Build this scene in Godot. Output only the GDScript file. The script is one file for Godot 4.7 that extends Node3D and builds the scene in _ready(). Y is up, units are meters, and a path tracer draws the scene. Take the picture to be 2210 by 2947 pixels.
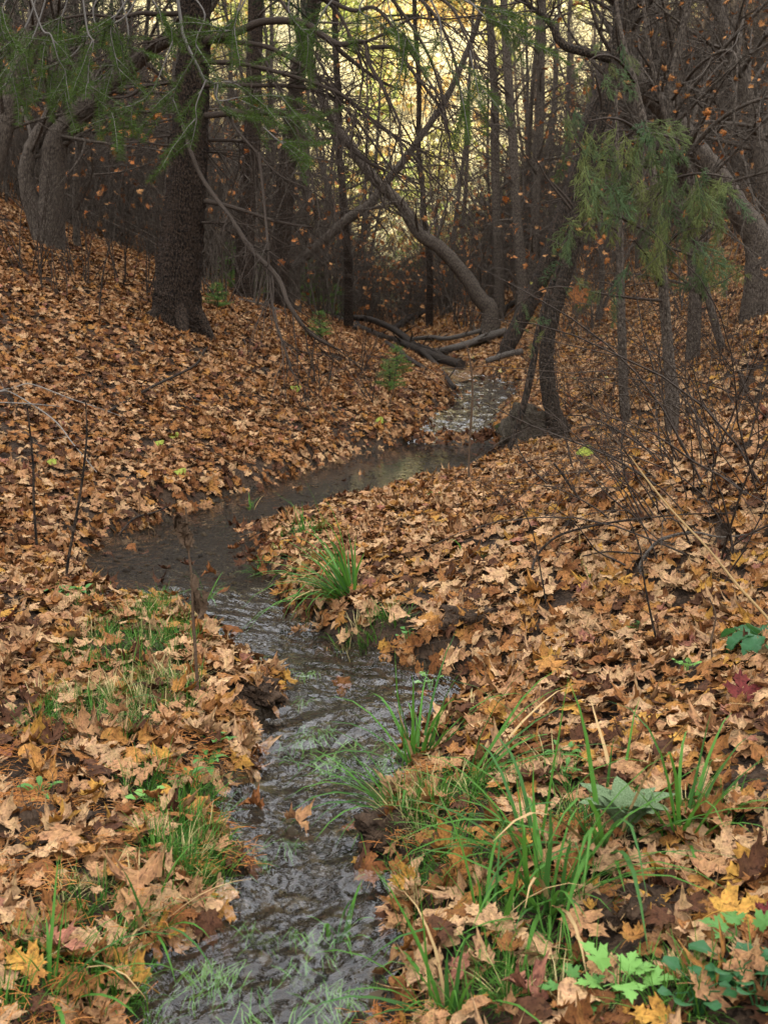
extends Node3D
# A shaded forest creek in late autumn: leaf-covered banks, bare trees, a sunlit hillside far up the valley.

const STEP := 0.25
const Z0 := -24.0
var SL := PackedFloat32Array([0.114, 0.129, 0.143, 0.157, 0.171, 0.186, 0.202, 0.228, 0.256, 0.284, 0.312, 0.34, 0.368, 0.396, 0.424, 0.452, 0.479, 0.504, 0.528, 0.552, 0.576, 0.599, 0.624, 0.653, 0.683, 0.714, 0.744, 0.774, 0.804, 0.82, 0.819, 0.818, 0.817, 0.816, 0.818, 0.828, 0.839, 0.85, 0.859, 0.833, 0.784, 0.736, 0.687, 0.638, 0.589, 0.544, 0.5, 0.456, 0.411, 0.367, 0.329, 0.313, 0.3, 0.276, 0.13, -0.068, -0.202, -0.311, -0.42, -0.516, -0.59, -0.664, -0.737, -0.812, -0.9, -0.996, -1.092, -1.189, -1.289, -1.389, -1.473, -1.507, -1.528, -1.482, -1.394, -1.236, -1.021, -0.755, -0.599, -0.506, -0.372, -0.33, -0.384, -0.421, -0.415, -0.375, -0.37, -0.445, -0.502, -0.504, -0.502, -0.501, -0.503, -0.506, -0.51, -0.513, -0.517, -0.52, -0.524, -0.527, -0.531, -0.534, -0.537, -0.541, -0.544, -0.548, -0.551, -0.555, -0.558, -0.562, -0.565, -0.569, -0.572])
var SR := PackedFloat32Array([0.293, 0.311, 0.329, 0.346, 0.364, 0.382, 0.406, 0.456, 0.511, 0.567, 0.622, 0.678, 0.734, 0.789, 0.845, 0.9, 0.955, 1.001, 1.042, 1.084, 1.125, 1.167, 1.206, 1.236, 1.263, 1.29, 1.318, 1.345, 1.372, 1.419, 1.486, 1.553, 1.621, 1.688, 1.733, 1.719, 1.697, 1.676, 1.653, 1.605, 1.54, 1.475, 1.41, 1.345, 1.285, 1.245, 1.21, 1.176, 1.141, 1.107, 1.077, 1.06, 1.046, 1.031, 1.014, 0.995, 0.976, 0.941, 0.84, 0.725, 0.608, 0.466, 0.311, 0.156, 0.001, -0.15, -0.291, -0.431, -0.563, -0.612, -0.62, -0.618, -0.565, -0.513, -0.47, -0.427, -0.381, -0.324, -0.223, 0.065, 0.333, 0.304, 0.128, 0.021, -0.001, 0.015, 0.01, 0.005, 0.03, 0.053, 0.074, 0.094, 0.103, 0.106, 0.11, 0.113, 0.117, 0.12, 0.124, 0.127, 0.131, 0.134, 0.138, 0.141, 0.144, 0.148, 0.151, 0.155, 0.158, 0.162, 0.165, 0.169, 0.172])
var WZ := PackedFloat32Array([-60, -24, -17, -13, -10.8, -10.5, -5.2, -3.5, -2, 2, 6])
var WY := PackedFloat32Array([0.9, 0.35, 0.2, 0.1, 0.035, 0, 0, -0.03, -0.06, -0.1, -0.12])
var M := {}
var taken := {}
var rng := RandomNumberGenerator.new()
var fn := FastNoiseLite.new()

# ------------------------------------------------------------------ mesh collector
class Shape:
	var v := PackedVector3Array()
	var n := PackedVector3Array()
	var u := PackedVector2Array()
	var c := PackedColorArray()
	var i := PackedInt32Array()
	func done() -> ArrayMesh:
		var a := []
		a.resize(Mesh.ARRAY_MAX)
		a[Mesh.ARRAY_VERTEX] = v
		a[Mesh.ARRAY_NORMAL] = n
		if u.size(): a[Mesh.ARRAY_TEX_UV] = u
		if c.size(): a[Mesh.ARRAY_COLOR] = c
		a[Mesh.ARRAY_INDEX] = i
		var m := ArrayMesh.new()
		if v.size(): m.add_surface_from_arrays(Mesh.PRIMITIVE_TRIANGLES, a)
		return m
	func tri(a: int, b: int, d: int) -> void:
		i.append(a); i.append(b); i.append(d)
	# a tube through pts with radii r; rough > 0 makes the bark uneven
	func tube(pts: PackedVector3Array, r: PackedFloat32Array, sides: int, rough := 0.0, noise: FastNoiseLite = null, cap := false) -> void:
		var k := pts.size()
		if k < 2: return
		var t: Vector3 = (pts[1] - pts[0]).normalized()
		var side: Vector3 = t.cross(Vector3(0.31, 0.17, 0.93)).normalized()
		var first := v.size()
		for j in k:
			var t2: Vector3 = (pts[mini(j + 1, k - 1)] - pts[maxi(j - 1, 0)]).normalized()
			side = (side - t2 * side.dot(t2)).normalized()
			var up: Vector3 = t2.cross(side)
			for s in sides:
				var a := TAU * s / sides
				var dir: Vector3 = side * cos(a) + up * sin(a)
				var rr := r[j]
				if rough > 0.0:
					var q: Vector3 = pts[j] * 3.0 + dir * 6.0
					rr *= 1.0 + rough * (noise.get_noise_3d(q.x * 9.0, q.y * 3.0, q.z * 9.0) + 0.6 * noise.get_noise_3d(q.x * 24.0, q.y * 9.0, q.z * 24.0))
				v.append(pts[j] + dir * rr)
				n.append(dir)
		for j in k - 1:
			for s in sides:
				var a := first + j * sides + s
				var b := first + j * sides + (s + 1) % sides
				tri(a, a + sides, b)
				tri(b, a + sides, b + sides)
		if cap:
			for e in [0, k - 1]:
				var mid := v.size()
				var out: Vector3 = (pts[0] - pts[1]).normalized() if e == 0 else (pts[k - 1] - pts[k - 2]).normalized()
				v.append(pts[e] + out * r[e] * 0.15); n.append(out)
				for s in sides:
					v.append(v[first + e * sides + s]); n.append(out)
				for s in sides:
					if e == 0: tri(mid, mid + 1 + s, mid + 1 + (s + 1) % sides)
					else: tri(mid, mid + 1 + (s + 1) % sides, mid + 1 + s)
	# a ribbon with a keel: grass blades and needles
	func ribbon(pts: PackedVector3Array, w: PackedFloat32Array, across: Vector3, keel := 0.25) -> void:
		var k := pts.size()
		var first := v.size()
		for j in k:
			var t: Vector3 = (pts[mini(j + 1, k - 1)] - pts[maxi(j - 1, 0)]).normalized()
			var s: Vector3 = (across - t * across.dot(t)).normalized()
			var up: Vector3 = s.cross(t)
			v.append(pts[j] - s * w[j] + up * w[j] * keel)
			v.append(pts[j])
			v.append(pts[j] + s * w[j] + up * w[j] * keel)
			n.append((up + s * 0.35).normalized()); n.append(up); n.append((up - s * 0.35).normalized())
		for j in k - 1:
			for e in 2:
				var a := first + j * 3 + e
				tri(a, a + 3, a + 1)
				tri(a + 1, a + 3, a + 4)

# ------------------------------------------------------------------ the lie of the land
func lin(zs: PackedFloat32Array, ys: PackedFloat32Array, z: float) -> float:
	for k in zs.size() - 1:
		if z <= zs[k + 1]:
			return lerpf(ys[k], ys[k + 1], clampf((z - zs[k]) / (zs[k + 1] - zs[k]), 0, 1))
	return ys[ys.size() - 1]
func wl(z: float) -> float: return lin(WZ, WY, z)
func edge(t: PackedFloat32Array, z: float) -> float:
	var f := clampf((z - Z0) / STEP, 0.0, t.size() - 1.001)
	var k := int(f)
	return lerpf(t[k], t[k + 1], f - k)
func edge_l(z: float) -> float: return edge(SL, z) + 0.035 * sin(9 * z) + 0.02 * sin(23 * z + 1)
func edge_r(z: float) -> float: return edge(SR, z) + 0.035 * sin(8 * z + 2) + 0.02 * sin(21 * z)
func rise(d: float, sl: float, q: float, mx: float) -> float:
	var d0 := (mx - sl) / (2 * q)
	return sl * d + q * d * d if d < d0 else sl * d0 + q * d0 * d0 + mx * (d - d0)
func bumps(x: float, z: float) -> float:
	return .5 * sin(1.7 * x + .6 * z + .3) * sin(1.1 * z - .9 * x) + .3 * sin(4.1 * x - 1.3 * z) * sin(3.3 * z + 1.9 * x + 1) + .2 * sin(9 * x + 2 * z) * sin(8 * z - 3 * x)
func h(x: float, z: float) -> float:
	var w := wl(z)
	var a := edge_l(z)
	var b := edge_r(z)
	if x > a and x < b:
		var t := (x - a) / (b - a)
		return w - .10 * sqrt(4 * t * (1 - t)) - .02 + .02 * bumps(3 * x, 3 * z)
	var far := smoothstep(5.0, 6.8, -z)
	var d := 0.0
	var y := 0.0
	if x <= a:
		d = a - x
		y = .06 * smoothstep(0, .16, d) - .02 * (1 - smoothstep(0, .05, d)) + rise(minf(d, 8.0), .03 + .25 * far, .012 + .005 * far, .7)
		# the ridge that keeps the sun off the creek ends up the valley
		if d > 8.0: y += (rise(minf(d, 62.0), .03 + .25 * far, .012 + .005 * far, .7) - rise(8.0, .03 + .25 * far, .012 + .005 * far, .7)) * lerpf(.12, 1.0, smoothstep(-21, -10, z))
	else:
		d = x - b
		var low := smoothstep(5.2, 5.8, -z) * (1 - smoothstep(10.0, 10.5, -z))
		y = .07 * (1 - .85 * low) * smoothstep(0, .14, d) - .02 * (1 - smoothstep(0, .05, d)) + rise(maxf(0.0, minf(d, 70.0) - .7 * low), .15 + .03 * smoothstep(10, 13, -z), .068, .62) + .01 * low * minf(d, 70.0)
	return w + y + .05 * bumps(x, z) * smoothstep(0, .9, d)
func nrm(x: float, z: float) -> Vector3:
	var e := .04
	return Vector3(h(x - e, z) - h(x + e, z), 2 * e, h(x, z - e) - h(x, z + e)).normalized()
func seen(x: float, z: float) -> bool: return absf(x) < .36 * -z + .5

# ------------------------------------------------------------------ names and tags
func numbered(called: String) -> String:
	var k: int = taken.get(called, 0)
	taken[called] = k + 1
	return called if k == 0 else "%s_%03d" % [called, k]
func tag(o: Node3D, label: String, category: String, group := "", kind := "") -> Node3D:
	if label: o.set_meta("label", label)
	if category: o.set_meta("category", category)
	if group: o.set_meta("group", group)
	if kind: o.set_meta("kind", kind)
	return o
func thing(called: String, at: Vector3, label: String, category: String, group := "") -> Node3D:
	var o := Node3D.new()
	o.name = numbered(called)
	add_child(o)
	o.position = at
	return tag(o, label, category, group)
func part(called: String, m: Mesh, mat: Material, parent: Node3D, at := Vector3.ZERO) -> MeshInstance3D:
	var o := MeshInstance3D.new()
	o.name = called if parent != self else numbered(called)
	o.mesh = m
	o.material_override = mat
	parent.add_child(o, true)
	o.position = at
	return o
func many(called: String, m: Mesh, mat: Material, where: Array, colors: Array, parent: Node3D) -> MultiMeshInstance3D:
	var mm := MultiMesh.new()
	mm.transform_format = MultiMesh.TRANSFORM_3D
	mm.use_colors = colors.size() > 0
	mm.mesh = m
	mm.instance_count = where.size()
	for k in where.size():
		mm.set_instance_transform(k, where[k])
		if colors.size(): mm.set_instance_color(k, colors[k])
	var o := MultiMeshInstance3D.new()
	o.name = called if parent != self else numbered(called)
	o.multimesh = mm
	o.material_override = mat
	parent.add_child(o, true)
	o.set_meta("kind", "stuff")
	return o

# ------------------------------------------------------------------ materials (colours are linear albedos)
func lc(r: float, g: float, b: float) -> Color: return Color(r, g, b).linear_to_srgb()
func ntex(freq: float, cols: Array, offs: Array, sd: int, kind := FastNoiseLite.TYPE_SIMPLEX_SMOOTH, oct := 4, size := 512) -> NoiseTexture2D:
	var t := NoiseTexture2D.new()
	t.width = size; t.height = size; t.seamless = true
	var f := FastNoiseLite.new()
	f.seed = sd; f.frequency = freq; f.noise_type = kind; f.fractal_octaves = oct
	t.noise = f
	var g := Gradient.new()
	g.offsets = PackedFloat32Array(offs)
	g.colors = PackedColorArray(cols)
	t.color_ramp = g
	return t
func grain(cols: Array, offs: Array, scale: Vector3, relief: float, freq := .02, sd := 1, rough := .9, kind := FastNoiseLite.TYPE_SIMPLEX_SMOOTH) -> StandardMaterial3D:
	var m := StandardMaterial3D.new()
	m.albedo_texture = ntex(freq, cols, offs, sd, kind)
	m.uv1_triplanar = true
	m.uv1_world_triplanar = true
	m.uv1_scale = scale
	m.roughness = rough
	m.metallic_specular = .22
	if relief > 0:
		m.heightmap_enabled = true
		m.heightmap_texture = ntex(freq * 1.6, [Color.BLACK, Color.WHITE], [0.2, .8], sd + 7, kind)
		m.heightmap_scale = relief
	return m
func plain(c: Color, rough := .8, back := Color.BLACK) -> StandardMaterial3D:
	var m := StandardMaterial3D.new()
	m.albedo_color = c
	m.roughness = rough
	m.metallic_specular = .2
	if back != Color.BLACK:
		m.backlight_enabled = true
		m.backlight = back
	return m
func tinted(rough := .75, back := Color.BLACK) -> StandardMaterial3D:
	var m := plain(Color.WHITE, rough, back)
	m.vertex_color_use_as_albedo = true
	return m
# veins, blotches and pin spots of a dry maple leaf, seen flat
func leaf_picture() -> ImageTexture:
	var size := 192
	var im := Image.create(size, size, false, Image.FORMAT_RGB8)
	var f := FastNoiseLite.new()
	f.seed = 4; f.frequency = .018; f.fractal_octaves = 4
	var root := Vector2(0, -.36)
	var veins := [[root, Vector2(0, .6)], [root, Vector2(.5, .08)], [root, Vector2(-.5, .08)], [root, Vector2(.3, -.4)], [root, Vector2(-.3, -.4)]]
	for k in [-.15, .05, .22, .36]:
		for s in [-1, 1]: veins.append([Vector2(0, k), Vector2(s * .17, k + .17)])
	for s in [-1, 1]:
		for t in [.35, .55, .75]:
			var p := root.lerp(Vector2(s * .5, .08), t)
			veins.append([p, p + Vector2(s * .02, .16)])
			veins.append([p, p + Vector2(s * .13, -.05)])
	for y in size:
		for x in size:
			var p := Vector2((x + .5) / size - .5, .5 - (y + .5) / size) * 1.3
			p.y += .08
			var best := 9.0
			for k in veins.size():
				var q := Geometry2D.get_closest_point_to_segment(p, veins[k][0], veins[k][1])
				best = minf(best, p.distance_to(q) * (1.0 if k < 5 else 1.6))
			var a := .80 + .22 * f.get_noise_2d(x, y) + .16 * f.get_noise_2d(x * 4.0 + 90, y * 4.0)
			if f.get_noise_2d(x * 2.2 + 300, y * 2.2) > .33: a *= .72
			var vein := 1.0 - smoothstep(.004, .016, best)
			var col := Color(a, a * (.96 + .05 * f.get_noise_2d(x + 500, y)), a * .95).lerp(Color(1.0, .97, .9), vein * .45)
			im.set_pixel(x, y, col)
	return ImageTexture.create_from_image(im)

# ------------------------------------------------------------------ growing things
func pts_of(a: Array, base: Vector3) -> Array:
	var p := PackedVector3Array()
	var r := PackedFloat32Array()
	for k in range(0, a.size(), 4):
		p.append(Vector3(a[k], a[k + 1], a[k + 2]) - base)
		r.append(a[k + 3])
	return [p, r]
func smooth(p: PackedVector3Array, r: PackedFloat32Array, sub: int) -> Array:
	var q := PackedVector3Array()
	var s := PackedFloat32Array()
	for k in p.size() - 1:
		var a := p[maxi(k - 1, 0)]
		var d := p[mini(k + 2, p.size() - 1)]
		for j in sub:
			var t := float(j) / sub
			q.append(p[k].cubic_interpolate(p[k + 1], a, d, t))
			s.append(lerpf(r[k], r[k + 1], t))
	q.append(p[p.size() - 1]); s.append(r[r.size() - 1])
	return [q, s]
func rdir() -> Vector3: return Vector3(rng.randfn(), rng.randfn(), rng.randfn()).normalized()
# a twig that wanders, and its own twigs; o: wig, up, ang, kids, ratio; tips collects ends
func grow(s: Shape, p: Vector3, dir: Vector3, length: float, r: float, level: int, o: Dictionary, tips: Array = []) -> void:
	var k := clampi(int(length / .07), 3, 8)
	var pts := PackedVector3Array([p])
	var rad := PackedFloat32Array([r])
	var d := dir.normalized()
	var bend = rdir() * o.wig
	for j in k:
		bend = (bend * .6 + rdir() * o.wig * .6)
		d = (d + bend + Vector3(0, o.up, 0)).normalized()
		pts.append(pts[j] + d * length / k)
		rad.append(maxf(r * (1.0 - .75 * (j + 1) / k), .0007))
	s.tube(pts, rad, 5 if r > .012 else 3)
	if level <= 0:
		tips.append([pts[k], d])
		return
	for c in rng.randi_range(o.kids - 1, o.kids + 1):
		var at := rng.randf_range(.2, 1.0) * k
		var j := mini(int(at), k - 1)
		var q := pts[j].lerp(pts[j + 1], at - j)
		var axis: Vector3 = d.cross(rdir()).normalized()
		var t := (pts[j + 1] - pts[j]).normalized().rotated(axis, rng.randf_range(.6, 1.3) * o.ang)
		grow(s, q, t, length * o.ratio * rng.randf_range(.6, 1.2), maxf(rad[j] * .6, .0009), level - 1, o, tips)
func bush(height: float, stems: int, spread: float, level: int, o: Dictionary, r0 := .006, tips: Array = []) -> ArrayMesh:
	var s := Shape.new()
	for k in stems:
		var a := rng.randf() * TAU
		var q := Vector3(cos(a), 0, sin(a)) * rng.randf() * (.12 if spread < 1.0 else .5)
		grow(s, q + Vector3(0, -.06, 0), Vector3(cos(a) * spread * rng.randf(), 1, sin(a) * spread * rng.randf()), height * rng.randf_range(.6, 1.15), r0 * rng.randf_range(.6, 1.3), level, o, tips)
	return s.done()
# ---- leaves
func maple_outline() -> PackedVector2Array:
	var half := [[.0, -.36], [.09, -.43], [.17, -.40], [.30, -.44], [.27, -.33], [.36, -.26], [.26, -.20], [.38, -.12], [.42, -.02], [.56, .08], [.42, .10], [.40, .22], [.29, .15], [.15, .08], [.15, .24], [.26, .30], [.17, .36], [.15, .46], [.07, .44], [.0, .64]]
	var p := PackedVector2Array()
	for a in half: p.append(Vector2(a[0], a[1]))
	for k in range(half.size() - 2, 0, -1): p.append(Vector2(-half[k][0], half[k][1]))
	return p
# every leaf is torn, nibbled and stretched in its own way
func ragged(p: PackedVector2Array, k: int) -> PackedVector2Array:
	var q := PackedVector2Array()
	for j in p.size():
		var a := p[j]
		if k > 1:
			a.x *= 1.0 + .12 * sin(k * 2.1) + .08 * fn.get_noise_2d(j * 7.0, k * 31.0)
			a.y *= 1.0 + .10 * cos(k * 1.7) + .08 * fn.get_noise_2d(j * 9.0, k * 17.0 + 50)
		if k == 5 and a.x > .2: a.x = .2 + (a.x - .2) * .5
		if k == 7 and a.y > .3: a.y = .3 + (a.y - .3) * .4
		q.append(a)
	return q
func round_outline(lobes: float) -> PackedVector2Array:
	var p := PackedVector2Array()
	for k in 20:
		var a := TAU * k / 20 - PI / 2
		var r := .42 + .05 * cos(a * lobes) - (.16 if k == 0 else 0.0)
		p.append(Vector2(cos(a) * r * .95, sin(a) * r))
	return p
func long_outline(width: float, teeth: float) -> PackedVector2Array:
	var p := PackedVector2Array()
	for k in 13:
		var t := k / 12.0
		p.append(Vector2(width * pow(sin(PI * pow(t, .8)), .8) * (1.0 + (teeth if k % 2 else 0.0)), t - .5))
	for k in range(11, 0, -1):
		var t := k / 12.0
		p.append(Vector2(-width * pow(sin(PI * pow(t, .8)), .8) * (1.0 + (teeth if k % 2 else 0.0)), t - .5))
	return p
# y up, stem at -z; cup bends the sides up, arch bends the length, fold creases the midrib, twist and crumple the rest
func leaf(outline: PackedVector2Array, cup: float, arch: float, fold: float, twist: float, crumple: float, sd: int, stalk := true) -> ArrayMesh:
	var s := Shape.new()
	var f := FastNoiseLite.new()
	f.seed = sd; f.frequency = 1.6
	var k := outline.size()
	var rings := [0.0, .38, .72, 1.0]
	var mid := Vector2(0, -.08)
	var place := func(p: Vector2, out: float) -> Vector3:
		var x := p.x
		var z := p.y
		var y := cup * x * x * 2.2 + arch * z * z * 2.0 + fold * absf(x) + twist * x * z * 2.0
		y += crumple * (f.get_noise_2d(p.x * 1.5, p.y * 1.5) * .5 + out * out * f.get_noise_2d(p.x * 3.0 + 40, p.y * 3.0) * .55)
		return Vector3(x * (1 - .45 * minf(absf(cup) * absf(x), .8)), y, -z * (1 - .35 * minf(absf(arch) * absf(z), .8)))
	var pos := PackedVector3Array()
	var uv := PackedVector2Array()
	for ri in rings.size():
		for j in (1 if ri == 0 else k):
			var p: Vector2 = mid if ri == 0 else mid.lerp(outline[j], rings[ri])
			pos.append(place.call(p, rings[ri]))
			uv.append(Vector2(p.x / 1.3 + .5, .5 - (p.y - .08) / 1.3))
	s.v = pos; s.u = uv
	for j in k:
		var j2 := (j + 1) % k
		s.tri(0, 1 + j2, 1 + j)
		for ri in range(1, rings.size() - 1):
			var a := 1 + (ri - 1) * k + j
			var b := 1 + (ri - 1) * k + j2
			s.tri(a, b, a + k); s.tri(b, b + k, a + k)
	s.n.resize(s.v.size())
	for j in range(0, s.i.size(), 3):
		var nn := (s.v[s.i[j + 2]] - s.v[s.i[j]]).cross(s.v[s.i[j + 1]] - s.v[s.i[j]])
		if nn.y < 0: nn = -nn
		for e in 3: s.n[s.i[j + e]] += nn
	for j in s.n.size(): s.n[j] = s.n[j].normalized()
	if stalk:
		var base: Vector3 = place.call(Vector2(0, -.34), 1.0)
		s.tube(PackedVector3Array([base, base + Vector3(.03, .02, .18), base + Vector3(.09, .0, .42)]), PackedFloat32Array([.012, .01, .008]), 3)
		while s.u.size() < s.v.size(): s.u.append(Vector2(.5, .75))
	return s.done()
func blade(p: Vector3, dir: Vector3, length: float, width: float, droop: float) -> Shape:
	var s := Shape.new()
	blade_to(s, p, dir, length, width, droop)
	return s
func blade_to(s: Shape, p: Vector3, dir: Vector3, length: float, width: float, droop: float, k := 6) -> void:
	var pts := PackedVector3Array([p])
	var w := PackedFloat32Array([width * .8])
	var d := dir.normalized()
	for j in k:
		d = (d + Vector3(rng.randfn() * .04, -droop * (j + 1) / k, rng.randfn() * .04)).normalized()
		pts.append(pts[j] + d * length / k)
		w.append(width * (1.0 - pow((j + 1.0) / k, 2.0)) + .0003)
	var flat := Vector3(dir.x, 0, dir.z)
	if flat.length() < .05: flat = Vector3(1, 0, .3)
	s.ribbon(pts, w, flat.cross(Vector3.UP).normalized())
# needles along a twig
func needles(s: Shape, p: PackedVector3Array, from: float, long: float, gap: float) -> void:
	var total := 0.0
	for k in p.size() - 1: total += p[k].distance_to(p[k + 1])
	var run := 0.0
	for k in p.size() - 1:
		var seg := p[k].distance_to(p[k + 1])
		var t := (p[k + 1] - p[k]).normalized()
		var side := t.cross(Vector3.UP)
		if side.length() < .3: side = t.cross(Vector3(.6, .2, .8))
		side = side.normalized()
		var up := side.cross(t)
		var at := 0.0
		while at < seg:
			if run + at > total * from:
				var o := p[k] + t * at
				for e in 4:
					var a := (0.0 if e % 2 == 0 else PI) + rng.randfn() * .55
					var d := (side * cos(a) + up * sin(a) + t * rng.randf_range(.25, .6)).normalized()
					var l := long * rng.randf_range(.7, 1.1)
					var ac := d.cross(rdir()).normalized() * .0011
					var b := s.v.size()
					s.v.append(o - ac); s.v.append(o + ac); s.v.append(o + d * l)
					var nn := ac.cross(d).normalized()
					for q in 3: s.n.append(nn)
					s.tri(b, b + 2, b + 1)
			at += gap
		run += seg

# ------------------------------------------------------------------ scene
func _ready() -> void:
	rng.seed = 11
	fn.seed = 3
	fn.frequency = 1.0
	fn.fractal_octaves = 2
	stage()
	materials()
	land()
	water()
	trees()
	logs_and_stones()
	shrubs()
	plants()
	litter()
	far_wood()

func stage() -> void:
	var cam := Camera3D.new()
	cam.name = "camera"
	var lens := CameraAttributesPhysical.new()
	lens.frustum_focal_length = 42.25
	lens.frustum_near = .05
	lens.frustum_far = 1000.0
	lens.frustum_focus_distance = 4.6
	lens.exposure_aperture = 9.0
	cam.attributes = lens
	add_child(cam)
	cam.fov = 45.0
	cam.position = Vector3(0, 1.25, 0)
	cam.rotation_degrees = Vector3(-9.9, 0, 0)
	cam.current = true
	var sky := ProceduralSkyMaterial.new()
	sky.sky_top_color = Color(.87, .88, .905)
	sky.sky_horizon_color = Color(.95, .95, .95)
	sky.sky_energy_multiplier = 1.35
	sky.sky_curve = .25
	sky.ground_bottom_color = Color(.2, .18, .15)
	sky.ground_horizon_color = Color(.5, .48, .45)
	sky.sun_angle_max = 4.0
	var e := Environment.new()
	e.background_mode = Environment.BG_SKY
	e.sky = Sky.new()
	e.sky.sky_material = sky
	e.tonemap_mode = Environment.TONE_MAPPER_LINEAR
	e.tonemap_exposure = 3.1
	e.sdfgi_enabled = true
	e.ssao_enabled = true
	e.ssil_enabled = true
	var we := WorldEnvironment.new()
	we.name = "world_environment"
	we.environment = e
	add_child(we)
	# low sun behind the left-hand ridge: the creek lies in its shade, the hillside up the valley in the light
	var sun := DirectionalLight3D.new()
	sun.name = "sun"
	sun.light_energy = 1.5
	sun.light_color = Color(1.0, .93, .80)
	sun.light_angular_distance = .5
	sun.shadow_enabled = true
	add_child(sun)
	sun.look_at_from_position(Vector3(-.93, .38, .34) * 10.0, Vector3.ZERO)

func materials() -> void:
	var B := func(a: Array) -> Color: return lc(a[0], a[1], a[2])
	var ramp := func(l: Array) -> Array: return l.map(B)
	M.soil = grain(ramp.call([[.012, .008, .005], [.03, .019, .012], [.06, .037, .022], [.025, .016, .01]]), [0, .4, .7, 1], Vector3(1.3, 1.3, 1.3), 2.5, .03, 2)
	M.litter_floor = grain(ramp.call([[.05, .028, .015], [.16, .075, .03], [.28, .15, .065], [.10, .05, .025]]), [.15, .42, .62, .85], Vector3(1.1, 1.1, 1.1), 3.0, .05, 21)
	M.bed = grain(ramp.call([[.005, .004, .003], [.018, .013, .008], [.04, .028, .016], [.022, .024, .008]]), [.1, .4, .7, .95], Vector3(2.4, 2.4, 2.4), 2.0, .03, 5, .5)
	M.dry_hill = grain(ramp.call([[.25, .205, .095], [.40, .34, .175], [.52, .46, .265], [.28, .25, .11]]), [.1, .4, .7, 1], Vector3(.12, .12, .12), 0, .03, 6)
	M.fir = grain(ramp.call([[.007, .006, .005], [.026, .019, .014], [.062, .038, .024], [.085, .07, .055]]), [.2, .42, .62, .9], Vector3(3.4, 1.3, 3.4), 4.0, .03, 8)
	M.dark = grain(ramp.call([[.027, .021, .016], [.076, .060, .045], [.15, .12, .094]]), [.2, .5, .9], Vector3(3.4, 1.2, 3.4), 1.4, .03, 9)
	M.char = grain(ramp.call([[.009, .008, .007], [.026, .02, .015], [.06, .043, .03], [.12, .055, .025]]), [.2, .5, .74, .95], Vector3(3.2, 1.0, 3.2), 1.4, .025, 12)
	M.lichen = grain(ramp.call([[.012, .010, .008], [.03, .023, .017], [.06, .04, .025], [.16, .18, .16]]), [.2, .5, .72, .92], Vector3(3.4, 1.8, 3.4), 1.4, .03, 13)
	M.pale = grain(ramp.call([[.03, .025, .02], [.08, .067, .054], [.14, .122, .10]]), [.2, .5, .9], Vector3(4, 4, 4), .8, .03, 14)
	M.white = plain(lc(.15, .135, .115))
	M.brown = grain(ramp.call([[.05, .032, .02], [.10, .065, .04]]), [.2, .8], Vector3(9, 9, 9), 0, .03, 15)
	M.straw = plain(lc(.30, .20, .09))
	M.twig = grain(ramp.call([[.018, .013, .010], [.06, .045, .033]]), [.3, .7], Vector3(6, 6, 6), 0, .03, 16)
	M.bough = plain(lc(.11, .098, .085))
	M.needle = plain(lc(.034, .056, .013), .7, lc(.04, .06, .01))
	M.needle.metallic_specular = .12
	M.juniper = tinted(.75, lc(.06, .09, .05))
	M.juniper.metallic_specular = .15
	M.seedling = plain(lc(.07, .125, .03), .7, lc(.06, .1, .02))
	M.seedling.metallic_specular = .15
	M.crown = plain(lc(.018, .042, .014), .8)
	M.crown.metallic_specular = .1
	M.rock = grain(ramp.call([[.016, .013, .009], [.055, .044, .03], [.11, .09, .065], [.04, .03, .02]]), [.15, .45, .7, 1], Vector3(4, 4, 4), 1.6, .03, 18)
	M.mossrock = grain(ramp.call([[.014, .012, .009], [.035, .03, .02], [.03, .045, .008], [.06, .075, .014]]), [.25, .5, .6, .85], Vector3(4, 4, 4), 2.0, .03, 19)
	M.leaf_pic = leaf_picture()
	M.leaf = tinted(.82, lc(.05, .03, .015))
	M.leaf.albedo_texture = M.leaf_pic
	M.blade = plain(lc(.04, .105, .014), .55, lc(.05, .12, .015))
	M.blade_dark = plain(lc(.026, .07, .014), .55, lc(.03, .08, .015))
	M.grass = tinted(.5, lc(.14, .2, .05))
	M.weed = tinted(.5, lc(.1, .2, .04))
	M.mullein = grain(ramp.call([[.09, .135, .06], [.17, .225, .12]]), [.3, .7], Vector3(14, 14, 14), .3, .03, 22, .95)
	M.plant = plain(lc(.055, .13, .03), .5, lc(.08, .18, .03))
	M.plant_pale = plain(lc(.11, .22, .05), .5, lc(.1, .2, .04))
	M.plant_dark = plain(lc(.02, .065, .022), .35, lc(.03, .09, .02))
	M.pine = tinted(.7)

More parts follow.
